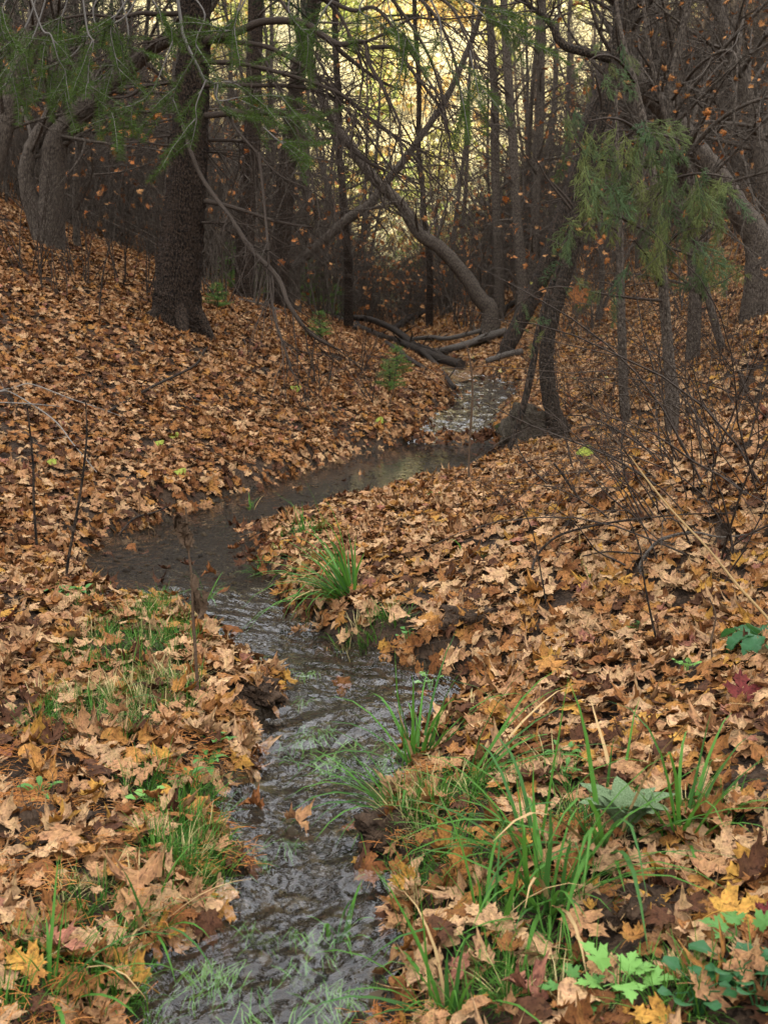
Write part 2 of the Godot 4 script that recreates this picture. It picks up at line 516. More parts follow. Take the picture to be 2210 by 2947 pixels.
func land() -> void:
	# one sheet, fine round the creek and coarse towards the ridges
	var xs := PackedFloat32Array()
	var x := -2.2
	while x < 2.4: xs.append(x); x += .045
	var step := .05
	var right := 2.4
	while right < 160: xs.append(right); step *= 1.07; right += step
	step = .05
	var left := -2.2 - step
	while left > -160: xs.insert(0, left); step *= 1.07; left -= step
	var zs := PackedFloat32Array()
	var z := -1.2
	step = .045
	while z > -260:
		zs.append(z)
		if z < -5: step *= 1.018
		z -= step
	step = .08
	z = -1.2 + step
	while z < 110: zs.insert(0, z); step *= 1.12; z += step
	var s := Shape.new()
	var w := xs.size()
	for zz in zs:
		for xx in xs:
			s.v.append(Vector3(xx, h(xx, zz), zz))
	for r in zs.size():
		for c in w:
			var a := s.v[r * w + mini(c + 1, w - 1)] - s.v[r * w + maxi(c - 1, 0)]
			var b := s.v[mini(r + 1, zs.size() - 1) * w + c] - s.v[maxi(r - 1, 0) * w + c]
			s.n.append(a.cross(-b).normalized() * (1 if a.cross(-b).y > 0 else -1))
			if r < zs.size() - 1 and c < w - 1:
				var k := r * w + c
				s.tri(k, k + w, k + 1); s.tri(k + 1, k + w, k + w + 1)
	tag(part("ground", s.done(), M.soil, self), "dark forest soil of the creek valley and its slopes", "ground", "", "structure")
	# leaf-strewn floor of the wood behind the jam, and the bright dry hillside up the valley
	s = Shape.new()
	w = 120
	for r in 110:
		for c in w:
			var zz := -17.0 - r * .42
			var xx := (c - 60) * .35 * (1.0 + r * .01)
			s.v.append(Vector3(xx, h(xx, zz) + .012, zz))
	grid_faces(s, 110, w)
	tag(part("forest_floor", s.done(), M.litter_floor, self), "leaf-strewn floor of the wood behind the log jam", "ground", "", "structure")
	s = Shape.new()
	w = 90
	for r in 70:
		for c in w:
			var zz := -40.0 - r * 3.0
			var xx := (c - 45) * 3.6
			var up := maxf(-zz - 44.0, 0.0)
			var y := minf(up * up * .016, up * .48) + 5.0 * fn.get_noise_2d(xx * .02, zz * .02) * smoothstep(5, 40, up)
			y += maxf(0.0, absf(xx + 8.0) - 14.0) * .10
			s.v.append(Vector3(xx, .8 + y - 2.0 * (1.0 - smoothstep(2, 9, up)), zz))
	grid_faces(s, 70, w)
	tag(part("hillside", s.done(), M.dry_hill, self), "sunlit pale dry hillside far up the valley", "hillside", "", "structure")

func grid_faces(s: Shape, rows: int, w: int) -> void:
	s.n.resize(s.v.size())
	for r in rows:
		for c in w:
			var a := s.v[r * w + mini(c + 1, w - 1)] - s.v[r * w + maxi(c - 1, 0)]
			var b := s.v[mini(r + 1, rows - 1) * w + c] - s.v[maxi(r - 1, 0) * w + c]
			var nn := a.cross(b).normalized()
			s.n[r * w + c] = nn if nn.y > 0 else -nn
			if r < rows - 1 and c < w - 1:
				var k := r * w + c
				s.tri(k, k + w, k + 1); s.tri(k + 1, k + w, k + w + 1)

func water() -> void:
	var s := Shape.new()
	var rows := 0
	var zb := .6
	while zb > -23.0:
		for c in 26:
			var xb := lerpf(edge_l(zb) - .03, edge_r(zb) + .03, c / 25.0)
			s.v.append(Vector3(xb, h(xb, zb) + .006 + .012 * fn.get_noise_2d(xb * 9, zb * 9) * (4.0 * c * (25 - c) / 625.0), zb))
		zb -= .04 if zb > -8 else .12
		rows += 1
	grid_faces(s, rows, 26)
	tag(part("stream_bed", s.done(), M.bed, self), "dark wet bed of the creek", "creek bed", "", "structure")
	s = Shape.new()
	var f := FastNoiseLite.new()
	f.seed = 12; f.frequency = 1.0; f.fractal_octaves = 3; f.fractal_gain = .55
	var zs := PackedFloat32Array()
	var z := .6
	while z > -23.0:
		zs.append(z)
		z -= .0065 if z > -4.7 else (.02 if z > -12 else .04)
	var w := 84
	for zz in zs:
		var a := edge_l(zz) - .05
		var b := edge_r(zz) + .05
		# how broken the water is: riffles near the camera and above the leaf dam, a calm pool between
		var rif := smoothstep(-5.8, -4.8, zz) + 1.1 * smoothstep(-10.4, -10.8, zz)
		var pool := smoothstep(-10.5, -10.2, zz) * (1.0 - smoothstep(-6.4, -5.6, zz))
		var drag := edge(SL, zz) * 1.0
		for c in w:
			var x := lerpf(a, b, c / (w - 1.0))
			var u := x - drag
			var y := wl(zz) + .0022 * f.get_noise_2d(u * 16, zz * 9 + 40) * (1.0 - .55 * pool)
			var calm := clampf(.35 + 2.4 * f.get_noise_2d(u * 2.4 + 70, zz * 1.5), .04, 1.7)
			y += rif * (.007 * f.get_noise_2d(u * 7.5 + 9, zz * 5.2) + calm * .0042 * f.get_noise_2d(u * 40 + .8 * sin(zz * 7), zz * 22) * smoothstep(-9.0, -6.0, zz) + .0045 * f.get_noise_2d(u * 13 + 30, zz * 8) * smoothstep(-6.0, -9.0, zz) + .014 * f.get_noise_2d(u * 2.6 + 3, zz * 2.8)) * (1.0 + .25 * smoothstep(-10.6, -11.2, zz))
			s.v.append(Vector3(x, y, zz))
	grid_faces(s, zs.size(), w)
	var m := StandardMaterial3D.new()
	m.albedo_color = Color(.13, .10, .06, .05)
	m.transparency = BaseMaterial3D.TRANSPARENCY_ALPHA
	m.roughness = .04
	m.metallic_specular = .37
	tag(part("stream", s.done(), m, self), "shallow clear creek winding between leaf-covered banks", "stream", "", "structure")

func tree_from(d: Dictionary) -> Node3D:
	var a0: Array = d.s[0]
	var base := Vector3(a0[0], h(a0[0], a0[2]), a0[2])
	var o := thing(d.n, base, d.l, d.c, d.g)
	var mat: Material = M[d.m]
	var first := true
	var crown := Shape.new()
	var tips := []
	var grown := {wig = .16, up = .01 - .05 * d.hang, ang = .95, kids = 3, ratio = .5}
	for st in d.s:
		var pr := pts_of(st, base)
		var p: PackedVector3Array = pr[0]
		var r: PackedFloat32Array = pr[1]
		if p[0].y < .5 and first or p[0].y < .12 and p[0].length() < .5 or first:
			var foot := Vector3(p[0].x, h(base.x + p[0].x, base.z + p[0].z) - base.y - .12, p[0].z)
			if foot.y < p[0].y - .03:
				p.insert(0, foot); r.insert(0, r[0] * 1.25)
		var sm := smooth(p, r, 5)
		var sh := Shape.new()
		var big: bool = r[1] > .04
		sh.tube(sm[0], sm[1], 20 if big else 8, .17 if big else .08, fn, true)
		part("trunk" if first else "limb", sh.done(), mat, o)
		first = false
		# limbs and twigs
		var q: PackedVector3Array = sm[0]
		var rr: PackedFloat32Array = sm[1]
		var kk: int = int(float(d.tw) / d.s.size()) + 2 if d.tw > 0 else 0
		for k in kk:
			var j := rng.randi_range(int(q.size() * d.bare), q.size() - 2)
			var t := (q[j + 1] - q[j]).normalized()
			var dir := t.rotated(t.cross(rdir()).normalized(), rng.randf_range(.6, 1.35))
			if d.hang > 0: dir = (Vector3(dir.x, dir.y * .2 - .05, dir.z)).normalized()
			grow(crown, q[j], dir, d.tl * rng.randf_range(.5, 1.2), minf(rr[j] * .45, .018 * d.tl), 2, grown, tips)
	if crown.v.size(): part("crown", crown.done(), M.twig if d.m in ["char", "lichen"] else M.dark, o)
	if d.n == "pine_tree":
		var q0 := pts_of(d.s[0], base)[0] as PackedVector3Array
		evergreen(o, Vector3(q0[4].x, 5.6, q0[4].z), q0[q0.size() - 1], 26, 2.6, 6.2)
	if d.lv:
		var where := []
		var cols := []
		for t in tips:
			if rng.randf() < .14:
				where.append(Transform3D(Basis(rdir(), rng.randf() * TAU).scaled(Vector3.ONE * rng.randf_range(.05, .085)), t[0]))
				cols.append(Color(.34, .13, .035).lerp(Color(.42, .22, .08), rng.randf()))
		if where.size() > 8: many("leaves", LV[2], M.leaf, where, cols, o)
	return o

var LV := []
func trees() -> void:
	var mo := maple_outline()
	for v in [[.05, .05, .05, .0, .10], [.25, -.10, .10, .15, .14], [.7, .30, .1, -.2, .2], [-.35, -.15, .0, .2, .18], [.75, -.35, .2, .3, .2], [-.2, .2, -.1, -.2, .16], [.35, .35, .15, .1, .22], [-.5, .1, .05, .25, .2]]:
		LV.append(leaf(ragged(mo, LV.size()), v[0], v[1], v[2], v[3], v[4], 30 + LV.size()))
	LV.append(leaf(round_outline(3), .3, -.2, .15, .2, .2, 50))
	LV.append(leaf(long_outline(.17, .12), .6, -.3, .3, .3, .2, 51))
	# the big dark fir
	var t: Array = [-2.021, 0.884, -12.229, 0.293, -2.018, 0.982, -12.229, 0.256, -2.015, 1.25, -12.229, 0.224, -1.966, 1.692, -12.229, 0.202, -1.915, 2.085, -12.229, 0.192, -1.867, 2.516, -12.229, 0.174, -1.834, 2.942, -12.229, 0.16, -1.801, 3.362, -12.229, 0.151, -1.772, 3.778, -12.229, 0.142, -1.743, 4.392, -12.229, 0.133, -1.691, 5.587, -12.229, 0.115, -1.592, 7.853, -12.229, 0.078, -1.482, 11.301, -12.229, 0.014]
	var base := Vector3(t[0], h(t[0], t[2]), t[2])
	var fir := thing("fir_tree", base, "big dark fir with a flared foot on the left slope", "tree")
	var pr := pts_of(t, base)
	var p: PackedVector3Array = pr[0]
	var r: PackedFloat32Array = pr[1]
	p.insert(0, Vector3(p[0].x, -.25, p[0].z)); r.insert(0, r[0] * 1.3)
	var sm := smooth(p, r, 9)
	var sh := Shape.new()
	sh.tube(sm[0], sm[1], 40, .16, fn)
	part("trunk", sh.done(), M.fir, fir)
	sh = Shape.new()
	for a in [2.6, 3.6, 1.2, .2, 4.8, 5.6]:
		var d := Vector3(cos(a), 0, sin(a))
		var e: Vector3 = p[0] + d * .40
		sh.tube(smooth(PackedVector3Array([Vector3(p[1].x, .30, p[1].z) + d * .09, Vector3(p[1].x, .10, p[1].z) + d * .20, Vector3(e.x, h(base.x + e.x, base.z + e.z) - base.y - .03, e.z)]), PackedFloat32Array([.10, .08, .03]), 4)[0], PackedFloat32Array([.10, .095, .09, .085, .08, .07, .055, .04, .02]), 9, .12, fn)
	part("root", sh.done(), M.fir, fir)
	var twig_o := {wig = .13, up = -.035, ang = .8, kids = 3, ratio = .55}
	for b in [[-1.751, 3.535, -12.229, 0.044, -1.643, 3.616, -12.144, 0.041, -1.397, 3.651, -12.058, 0.038, -1.107, 3.737, -11.972, 0.035, -0.747, 3.712, -11.886, 0.032, -0.561, 3.586, -11.801, 0.029, -0.406, 3.489, -11.715, 0.027, -0.223, 3.495, -11.629, 0.024, -0.162, 3.45, -11.544, 0.021, -0.131, 3.278, -11.458, 0.019, -0.027, 3.094, -11.372, 0.016, 0.046, 2.939, -11.286, 0.014, 0.134, 2.73, -11.201, 0.011, 0.148, 2.495, -11.115, 0.009, 0.205, 2.233, -11.029, 0.006],
		[-0.162, 3.475, -11.529, 0.015, 0.076, 3.554, -11.429, 0.013, 0.25, 3.631, -11.329, 0.011, 0.508, 3.603, -11.229, 0.008, 0.873, 3.623, -11.129, 0.006, 1.065, 3.635, -11.029, 0.004],
		[-0.117, 3.426, -11.529, 0.022, 0.105, 3.4, -11.429, 0.019, 0.222, 3.227, -11.329, 0.016, 0.411, 2.973, -11.229, 0.014, 0.51, 2.805, -11.129, 0.011, 0.579, 2.527, -11.029, 0.009, 0.648, 2.294, -10.929, 0.006, 0.788, 1.98, -10.829, 0.004],
		[-1.754, 3.437, -12.229, 0.027, -1.641, 3.406, -12.096, 0.025, -1.314, 3.367, -11.963, 0.022, -0.918, 3.256, -11.829, 0.019, -0.529, 3.117, -11.696, 0.017, -0.299, 2.981, -11.563, 0.014, -0.072, 2.76, -11.429, 0.011, 0.15, 2.586, -11.296, 0.009, 0.413, 2.288, -11.163, 0.007, 0.789, 1.936, -11.029, 0.004],
		[-1.749, 3.625, -12.229, 0.027, -1.436, 3.589, -12.117, 0.024, -1.083, 3.523, -12.004, 0.021, -0.783, 3.355, -11.892, 0.018, -0.533, 3.174, -11.779, 0.015, -0.15, 2.865, -11.667, 0.013, 0.078, 2.69, -11.554, 0.01, 0.302, 2.546, -11.442, 0.007, 0.567, 2.418, -11.329, 0.004],
		[-1.759, 3.217, -12.229, 0.025, -1.649, 3.2, -12.118, 0.023, -1.167, 3.182, -12.007, 0.02, -0.77, 3.149, -11.896, 0.018, -0.534, 3.058, -11.785, 0.015, -0.302, 2.881, -11.674, 0.013, -0.104, 2.618, -11.563, 0.011, 0.047, 2.402, -11.452, 0.009, 0.226, 2.189, -11.34, 0.006, 0.342, 2.093, -11.229, 0.004],
		[-1.767, 2.928, -12.229, 0.034, -1.661, 2.932, -12.154, 0.032, -1.256, 2.952, -12.079, 0.029, -0.78, 2.912, -12.004, 0.027, -0.573, 2.856, -11.929, 0.025, -0.416, 2.712, -11.854, 0.022, -0.26, 2.554, -11.779, 0.02, -0.136, 2.457, -11.704, 0.018, 0.002, 2.383, -11.629, 0.015],
		[-0.628, 3.64, -11.929, 0.031, -0.565, 3.603, -11.889, 0.026, -0.335, 3.406, -11.849, 0.021, -0.136, 3.252, -11.809, 0.016, -0.028, 3.173, -11.769, 0.011, 0.17, 3.093, -11.729, 0.007],
		[-1.772, 2.728, -12.229, 0.023, -1.69, 2.732, -12.329, 0.019, -1.46, 2.736, -12.429, 0.016, -1.26, 2.717, -12.529, 0.012],
		[-1.775, 2.62, -12.229, 0.018, -1.693, 2.623, -12.329, 0.014, -1.528, 2.611, -12.429, 0.009],
		[-1.787, 2.153, -12.229, 0.027, -1.679, 2.139, -12.146, 0.024, -1.509, 2.102, -12.063, 0.021, -1.263, 2.026, -11.979, 0.018, -1.02, 1.944, -11.896, 0.015, -0.763, 1.894, -11.813, 0.012, -0.665, 1.882, -11.729, 0.009],
		[-1.792, 1.948, -12.229, 0.018, -1.674, 1.94, -12.079, 0.012, -1.48, 1.931, -11.929, 0.007],
		[-0.692, 4.027, -12.029, 0.023, -0.303, 3.814, -11.858, 0.02, -0.073, 3.791, -11.686, 0.017, 0.151, 3.501, -11.515, 0.014, 0.34, 3.188, -11.344, 0.012, 0.482, 2.922, -11.172, 0.009, 0.534, 2.621, -11.001, 0.006, 0.556, 2.394, -10.829, 0.004],
		[-0.537, 4.085, -12.029, 0.023, -0.074, 3.98, -11.829, 0.019, 0.077, 3.85, -11.629, 0.016, 0.371, 3.386, -11.429, 0.013, 0.498, 2.987, -11.229, 0.01, 0.564, 2.597, -11.029, 0.007, 0.643, 2.188, -10.829, 0.004],
		[-0.229, 4.114, -12.029, 0.02, 0.289, 3.91, -11.769, 0.017, 0.551, 3.528, -11.509, 0.013, 0.629, 3.185, -11.249, 0.01, 0.66, 2.867, -10.989, 0.007, 0.633, 2.56, -10.729, 0.004],
		[-0.075, 4.158, -12.029, 0.02, 0.528, 3.866, -11.704, 0.016, 0.706, 3.516, -11.379, 0.012, 0.789, 3.179, -11.054, 0.008, 0.825, 2.856, -10.729, 0.004],
		[-0.759, 4.079, -12.129, 0.018, -0.444, 3.84, -11.979, 0.016, -0.288, 3.533, -11.829, 0.013, -0.194, 3.259, -11.679, 0.011, -0.223, 2.976, -11.529, 0.009, -0.28, 2.697, -11.379, 0.006, -0.292, 2.437, -11.229, 0.004],
		[-1.017, 4.043, -12.229, 0.018, -0.821, 3.755, -12.063, 0.016, -0.628, 3.429, -11.896, 0.013, -0.44, 3.064, -11.729, 0.011, -0.421, 2.662, -11.563, 0.009, -0.447, 2.237, -11.396, 0.006, -0.428, 1.895, -11.229, 0.004],
		[-1.183, 3.535, -12.229, 0.016, -0.985, 3.177, -12.069, 0.014, -0.791, 2.734, -11.909, 0.011, -0.692, 2.417, -11.749, 0.009, -0.609, 2.105, -11.589, 0.007, -0.572, 1.907, -11.429, 0.004],
		[-1.509, 3.08, -12.229, 0.016, -1.404, 2.82, -12.109, 0.014, -1.206, 2.593, -11.989, 0.011, -0.964, 2.353, -11.869, 0.009, -0.694, 2.222, -11.749, 0.007, -0.412, 2.034, -11.629, 0.004],
		[-1.884, 2.831, -12.029, 0.018, -1.779, 2.587, -11.729, 0.02, -1.645, 2.29, -11.629, 0.02, -1.343, 1.902, -11.329, 0.021, -1.181, 1.672, -11.129, 0.023, -0.906, 1.406, -10.729, 0.022, -0.795, 1.173, -10.529, 0.02, -0.623, 0.942, -10.529, 0.016, -0.413, 0.814, -10.629, 0.01],
		[-1.134, 2.535, -11.629, 0.013, -1.053, 1.902, -11.329, 0.013, -0.994, 1.487, -10.929, 0.012, -0.925, 1.097, -10.529, 0.012, -0.812, 0.796, -10.329, 0.01, -0.768, 0.649, -10.229, 0.006],
		[-1.844, 3.274, -12.229, 0.023, -1.954, 3.231, -12.129, 0.019, -2.212, 3.176, -12.029, 0.015, -2.373, 3.069, -11.929, 0.011, -2.582, 3.047, -11.829, 0.007],
		[-1.858, 2.752, -12.229, 0.021, -2, 2.765, -12.329, 0.015, -2.173, 2.784, -12.429, 0.009],
		[-1.861, 2.658, -12.229, 0.014, -2.095, 2.66, -12.129, 0.011, -2.283, 2.681, -12.029, 0.008, -2.442, 2.656, -11.929, 0.004],
		[-1.833, 3.67, -12.229, 0.018, -1.965, 3.633, -12.104, 0.015, -2.122, 3.569, -11.979, 0.011, -2.235, 3.52, -11.854, 0.008, -2.413, 3.42, -11.729, 0.004],
		[-1.828, 3.867, -12.229, 0.027, -2.088, 3.824, -12.063, 0.024, -2.22, 3.795, -11.896, 0.02, -2.401, 3.722, -11.729, 0.016, -2.601, 3.712, -11.563, 0.013, -2.821, 3.64, -11.396, 0.01, -3.062, 3.533, -11.229, 0.006]]:
		pr = pts_of(b, base)
		sm = smooth(pr[0], pr[1], 5)
		sh = Shape.new()
		sh.tube(sm[0], sm[1], 7, .08, fn, true)
		var q: PackedVector3Array = sm[0]
		var rr: PackedFloat32Array = sm[1]
		var br := part("branch", sh.done(), M.twig, fir)
		sh = Shape.new()
		var total: float = q[0].distance_to(q[q.size() - 1])
		for k in int(4 + total * 11.0):
			var j := rng.randi_range(int(q.size() * .25), q.size() - 2)
			var tt := (q[j + 1] - q[j]).normalized()
			var dir := tt.rotated(tt.cross(rdir()).normalized(), rng.randf_range(.4, 1.2)) + Vector3(0, -.35, 0)
			grow(sh, q[j], dir, rng.randf_range(.25, .95), clampf(rr[j] * .5, .003, .007), 1, twig_o)
		part("twigs", sh.done(), M.twig, br).set_meta("kind", "stuff")
	evergreen(fir, p[9], p[p.size() - 1], 50, 3.0, 3.5)
	overhang()
	for d in [{n = "maple_tree", l = "grey maple with two crooked stems leaning over the left slope behind the fir", m = "dark", tw = 34, tl = 1.5, g = "", hang = 0, lv = 0, c = "tree", bare = 0.25, s = [[-3.714, 1.856, -14, 0.168, -3.652, 2.305, -14, 0.136, -3.591, 2.861, -14, 0.131, -3.419, 3.094, -14, 0.126, -3.219, 3.293, -14, 0.115, -2.958, 3.539, -14, 0.1, -2.726, 3.706, -14, 0.084, -2.48, 3.888, -14, 0.068, -2.039, 4.144, -14, 0.058, -1.731, 4.567, -14, 0.052, -1.411, 5.764, -14, 0.042, -1.283, 7.534, -14, 0.016], [-3.765, 1.856, -14, 0.115, -3.915, 2.453, -14, 0.089, -3.868, 2.787, -14, 0.084, -3.741, 3.017, -14, 0.079, -3.653, 3.172, -14, 0.063, -3.59, 3.428, -14, 0.052, -3.543, 3.907, -14, 0.047, -3.492, 4.38, -14, 0.042, -3.381, 5.308, -14, 0.031, -3.254, 7.1, -14, 0.01]]},
		{n = "maple_tree", l = "dark trunk cut by the left edge of the picture", m = "dark", tw = 14, tl = 1.3, g = "", hang = 0, lv = 0, c = "tree", bare = 0.25, s = [[-4.104, 1.795, -12.6, 0.127, -3.941, 2.244, -12.6, 0.118, -3.774, 2.783, -12.6, 0.109, -3.674, 3.05, -12.6, 0.099, -3.587, 3.323, -12.6, 0.094, -3.448, 3.594, -12.6, 0.09, -3.359, 3.931, -12.6, 0.08, -3.267, 4.361, -12.6, 0.076, -3.051, 5.718, -12.6, 0.052, -2.878, 7.675, -12.6, 0.014]]},
		{n = "maple_tree", l = "thin dark stem rising between the left maples", m = "dark", tw = 16, tl = 1, g = "", hang = 0, lv = 0, c = "tree", bare = 0.25, s = [[-3.589, 1.785, -14.8, 0.044, -3.581, 2.365, -14.8, 0.042, -3.514, 3.04, -14.8, 0.039, -3.472, 3.553, -14.8, 0.036, -3.48, 4.109, -14.8, 0.033, -3.487, 4.558, -14.8, 0.03, -3.45, 6.022, -14.8, 0.011]]},
		{n = "pine_tree", l = "grey conifer trunk just right of the big dark fir", m = "fir", tw = 40, tl = 1.2, g = "", hang = 0.5, lv = 0, c = "tree", bare = 0.25, s = [[-2.108, 1.526, -19, 0.142, -2.047, 2.547, -19, 0.128, -1.952, 3.548, -19, 0.121, -1.907, 4.532, -19, 0.114, -1.869, 5.497, -19, 0.107, -1.809, 7.376, -19, 0.107, -1.721, 10.938, -19, 0.078, -1.624, 15.842, -19, 0.014]]},
		{n = "pine_tree", l = "grey conifer trunk with a slight lean behind the small green firs", m = "fir", tw = 40, tl = 1.2, g = "", hang = 0.5, lv = 0, c = "tree", bare = 0.25, s = [[-1.702, 1.503, -20.5, 0.161, -1.618, 2.634, -20.5, 0.142, -1.467, 3.937, -20.5, 0.127, -1.377, 4.623, -20.5, 0.119, -1.186, 5.349, -20.5, 0.107, -1.055, 6.107, -20.5, 0.115, -0.889, 7.86, -20.5, 0.092, -0.72, 11.703, -20.5, 0.069, -0.619, 16.994, -20.5, 0.015]]},
		{n = "pine_tree", l = "pale slim trunk left of the curved maple", m = "fir", tw = 24, tl = 1.1, g = "", hang = 0, lv = 0, c = "tree", bare = 0.25, s = [[-0.669, 1.93, -23.5, 0.075, -0.758, 2.837, -23.5, 0.066, -0.78, 3.435, -23.5, 0.062, -0.853, 4.093, -23.5, 0.062, -0.823, 4.769, -23.5, 0.057, -0.883, 5.869, -23.5, 0.053, -0.859, 6.975, -23.5, 0.062, -0.869, 10.331, -23.5, 0.062, -0.836, 17.344, -23.5, 0.013]]},
		{n = "pine_tree", l = "slim grey trunk standing against the sunlit gap", m = "fir", tw = 26, tl = 1.1, g = "", hang = 0, lv = 0, c = "tree", bare = 0.25, s = [[0.94, 2.002, -26, 0.063, 0.821, 2.839, -26, 0.058, 0.78, 3.484, -26, 0.054, 0.701, 4.123, -26, 0.054, 0.704, 5.474, -26, 0.049, 0.615, 6.712, -26, 0.044, 0.591, 7.93, -26, 0.049, 0.523, 11.297, -26, 0.044, 0.483, 17.574, -26, 0.015]]},
		{n = "maple_tree", l = "slender trunk above the far bank left of two twin trunks", m = "dark", tw = 26, tl = 1.2, g = "", hang = 0, lv = 0, c = "tree", bare = 0.25, s = [[2.012, 1.569, -22, 0.091, 1.956, 2.548, -22, 0.078, 1.905, 3.758, -22, 0.074, 1.894, 4.521, -22, 0.07, 1.826, 5.35, -22, 0.066, 1.767, 6.168, -22, 0.062, 1.689, 8.343, -22, 0.033]]},
		{n = "maple_tree", l = "left one of the twin grey trunks beyond the stream", m = "dark", tw = 26, tl = 1.2, g = "", hang = 0, lv = 0, c = "tree", bare = 0.25, s = [[2.308, 1.479, -21, 0.094, 2.205, 2.489, -21, 0.079, 2.134, 3.424, -21, 0.075, 2.076, 4.104, -21, 0.071, 1.993, 5.021, -21, 0.067, 1.925, 5.944, -21, 0.059, 1.832, 8.021, -21, 0.031]]},
		{n = "maple_tree", l = "right one of the twin grey trunks beyond the stream", m = "dark", tw = 26, tl = 1.2, g = "", hang = 0, lv = 0, c = "tree", bare = 0.25, s = [[2.534, 1.47, -21.6, 0.089, 2.577, 2.801, -21.6, 0.073, 2.616, 3.916, -21.6, 0.069, 2.616, 5.003, -21.6, 0.065, 2.623, 6.079, -21.6, 0.061, 2.636, 8.215, -21.6, 0.032]]},
		{n = "maple_tree", l = "curved maple trunk sweeping left above the far end of the stream", m = "dark", tw = 26, tl = 1.3, g = "", hang = 0, lv = 0, c = "tree", bare = 0.25, s = [[1.774, 1.005, -21, 0.147, 1.632, 1.189, -21, 0.129, 1.317, 1.631, -21, 0.114, 0.927, 2.046, -21, 0.107, 0.58, 2.272, -21, 0.101, 0.348, 2.646, -21, 0.098, 0.141, 2.876, -21, 0.092, -0.133, 3.128, -21, 0.086, -0.354, 3.387, -21, 0.08, -0.543, 3.681, -21, 0.074, -0.791, 4.009, -21, 0.068, -1.052, 4.517, -21, 0.061, -1.211, 5.164, -21, 0.055, -1.299, 5.944, -21, 0.049, -1.39, 7.68, -21, 0.024]]},
		{n = "maple_tree", l = "leaning trunk crossing the curved maple in front of the sunlit gap", m = "dark", tw = 22, tl = 1.2, g = "", hang = 0, lv = 0, c = "tree", bare = 0.25, s = [[-1.567, 1.739, -22.5, 0.093, -1.067, 2.224, -22.5, 0.086, -0.653, 2.593, -22.5, 0.086, -0.291, 2.825, -22.5, 0.079, -0.053, 3.112, -22.5, 0.075, 0.151, 3.373, -22.5, 0.072, 0.298, 3.539, -22.5, 0.068, 0.614, 3.972, -22.5, 0.061, 1.055, 4.596, -22.5, 0.054, 1.41, 5.367, -22.5, 0.05, 1.719, 6.28, -22.5, 0.043, 2.047, 8.139, -22.5, 0.021]]},
		{n = "leaning_trunk", l = "charred leaning trunk with a broken lower end right of the stream", m = "char", tw = 14, tl = 0.8, g = "", hang = 0, lv = 0, c = "tree", bare = 0.45, s = [[1.636, 0.285, -17.535, 0.087, 1.686, 0.415, -17.535, 0.102, 1.824, 0.738, -17.535, 0.113, 2.073, 1.25, -17.535, 0.118, 2.318, 1.852, -17.535, 0.118, 2.448, 2.322, -17.535, 0.11, 2.614, 2.818, -17.535, 0.108, 2.718, 3.218, -17.535, 0.102, 2.801, 3.633, -17.535, 0.097, 2.982, 4.123, -17.535, 0.092, 3.094, 4.548, -17.535, 0.082, 3.157, 4.934, -17.535, 0.072, 3.193, 5.522, -17.535, 0.067, 3.239, 6.904, -17.535, 0.046, 3.223, 9.121, -17.535, 0.015]]},
		{n = "lichen_tree", l = "slim dark tree with grey lichen and bent base beside the boulder", m = "lichen", tw = 16, tl = 0.8, g = "", hang = 0, lv = 0, c = "tree", bare = 0.5, s = [[1.485, 0.095, -10.319, 0.1, 1.451, 0.2, -10.319, 0.081, 1.414, 0.297, -10.319, 0.069, 1.367, 0.49, -10.319, 0.063, 1.346, 0.758, -10.319, 0.06, 1.37, 1.024, -10.319, 0.06, 1.43, 1.25, -10.319, 0.06, 1.5, 1.493, -10.319, 0.06, 1.549, 1.77, -10.319, 0.057, 1.599, 2.027, -10.319, 0.054, 1.648, 2.282, -10.319, 0.051, 1.748, 2.677, -10.319, 0.045, 1.846, 3.103, -10.319, 0.041, 1.849, 3.348, -10.319, 0.038, 1.846, 3.764, -10.319, 0.033, 1.823, 4.909, -10.319, 0.021, 1.798, 6.199, -10.319, 0.006], [1.825, 3.119, -10.369, 0.039, 1.627, 3.159, -10.319, 0.039, 1.464, 3.198, -10.319, 0.036, 1.381, 3.264, -10.319, 0.033, 1.338, 3.352, -10.319, 0.027, 1.241, 3.456, -10.319, 0.024, 1.148, 3.515, -10.319, 0.021, 0.95, 3.764, -10.319, 0.015, 0.761, 4.241, -10.319, 0.006]]},
		{n = "dead_stick", l = "thin dead stick leaning against the slim lichen tree", m = "char", tw = 0, tl = 0.5, g = "", hang = 0, lv = 0, c = "branch", bare = 0.25, s = [[0.971, -0.004, -9.808, 0.017, 0.989, 0.03, -9.808, 0.02, 1.052, 0.197, -9.808, 0.026, 1.121, 0.455, -9.808, 0.029, 1.171, 0.71, -9.808, 0.029, 1.203, 0.927, -9.808, 0.029, 1.269, 1.214, -9.808, 0.028, 1.354, 1.463, -9.808, 0.018, 1.387, 1.587, -9.808, 0.007]]},
		{n = "maple_tree", l = "thick dark trunk leaning left across the upper right", m = "dark", tw = 36, tl = 1.6, g = "", hang = 0, lv = 1, c = "tree", bare = 0.25, s = [[3.744, 1.705, -12.6, 0.142, 3.503, 2.11, -12.6, 0.118, 3.237, 2.483, -12.6, 0.109, 3.065, 2.678, -12.6, 0.104, 2.834, 2.962, -12.6, 0.099, 2.665, 3.124, -12.6, 0.094, 2.408, 3.362, -12.6, 0.09, 2.32, 3.555, -12.6, 0.08, 2.412, 3.897, -12.6, 0.057, 2.415, 4.319, -12.6, 0.047, 2.444, 5.718, -12.6, 0.019], [2.408, 3.362, -12.6, 0.061, 2.289, 3.812, -12.6, 0.052, 2.208, 4.235, -12.6, 0.042, 2.108, 5.313, -12.6, 0.014]]},
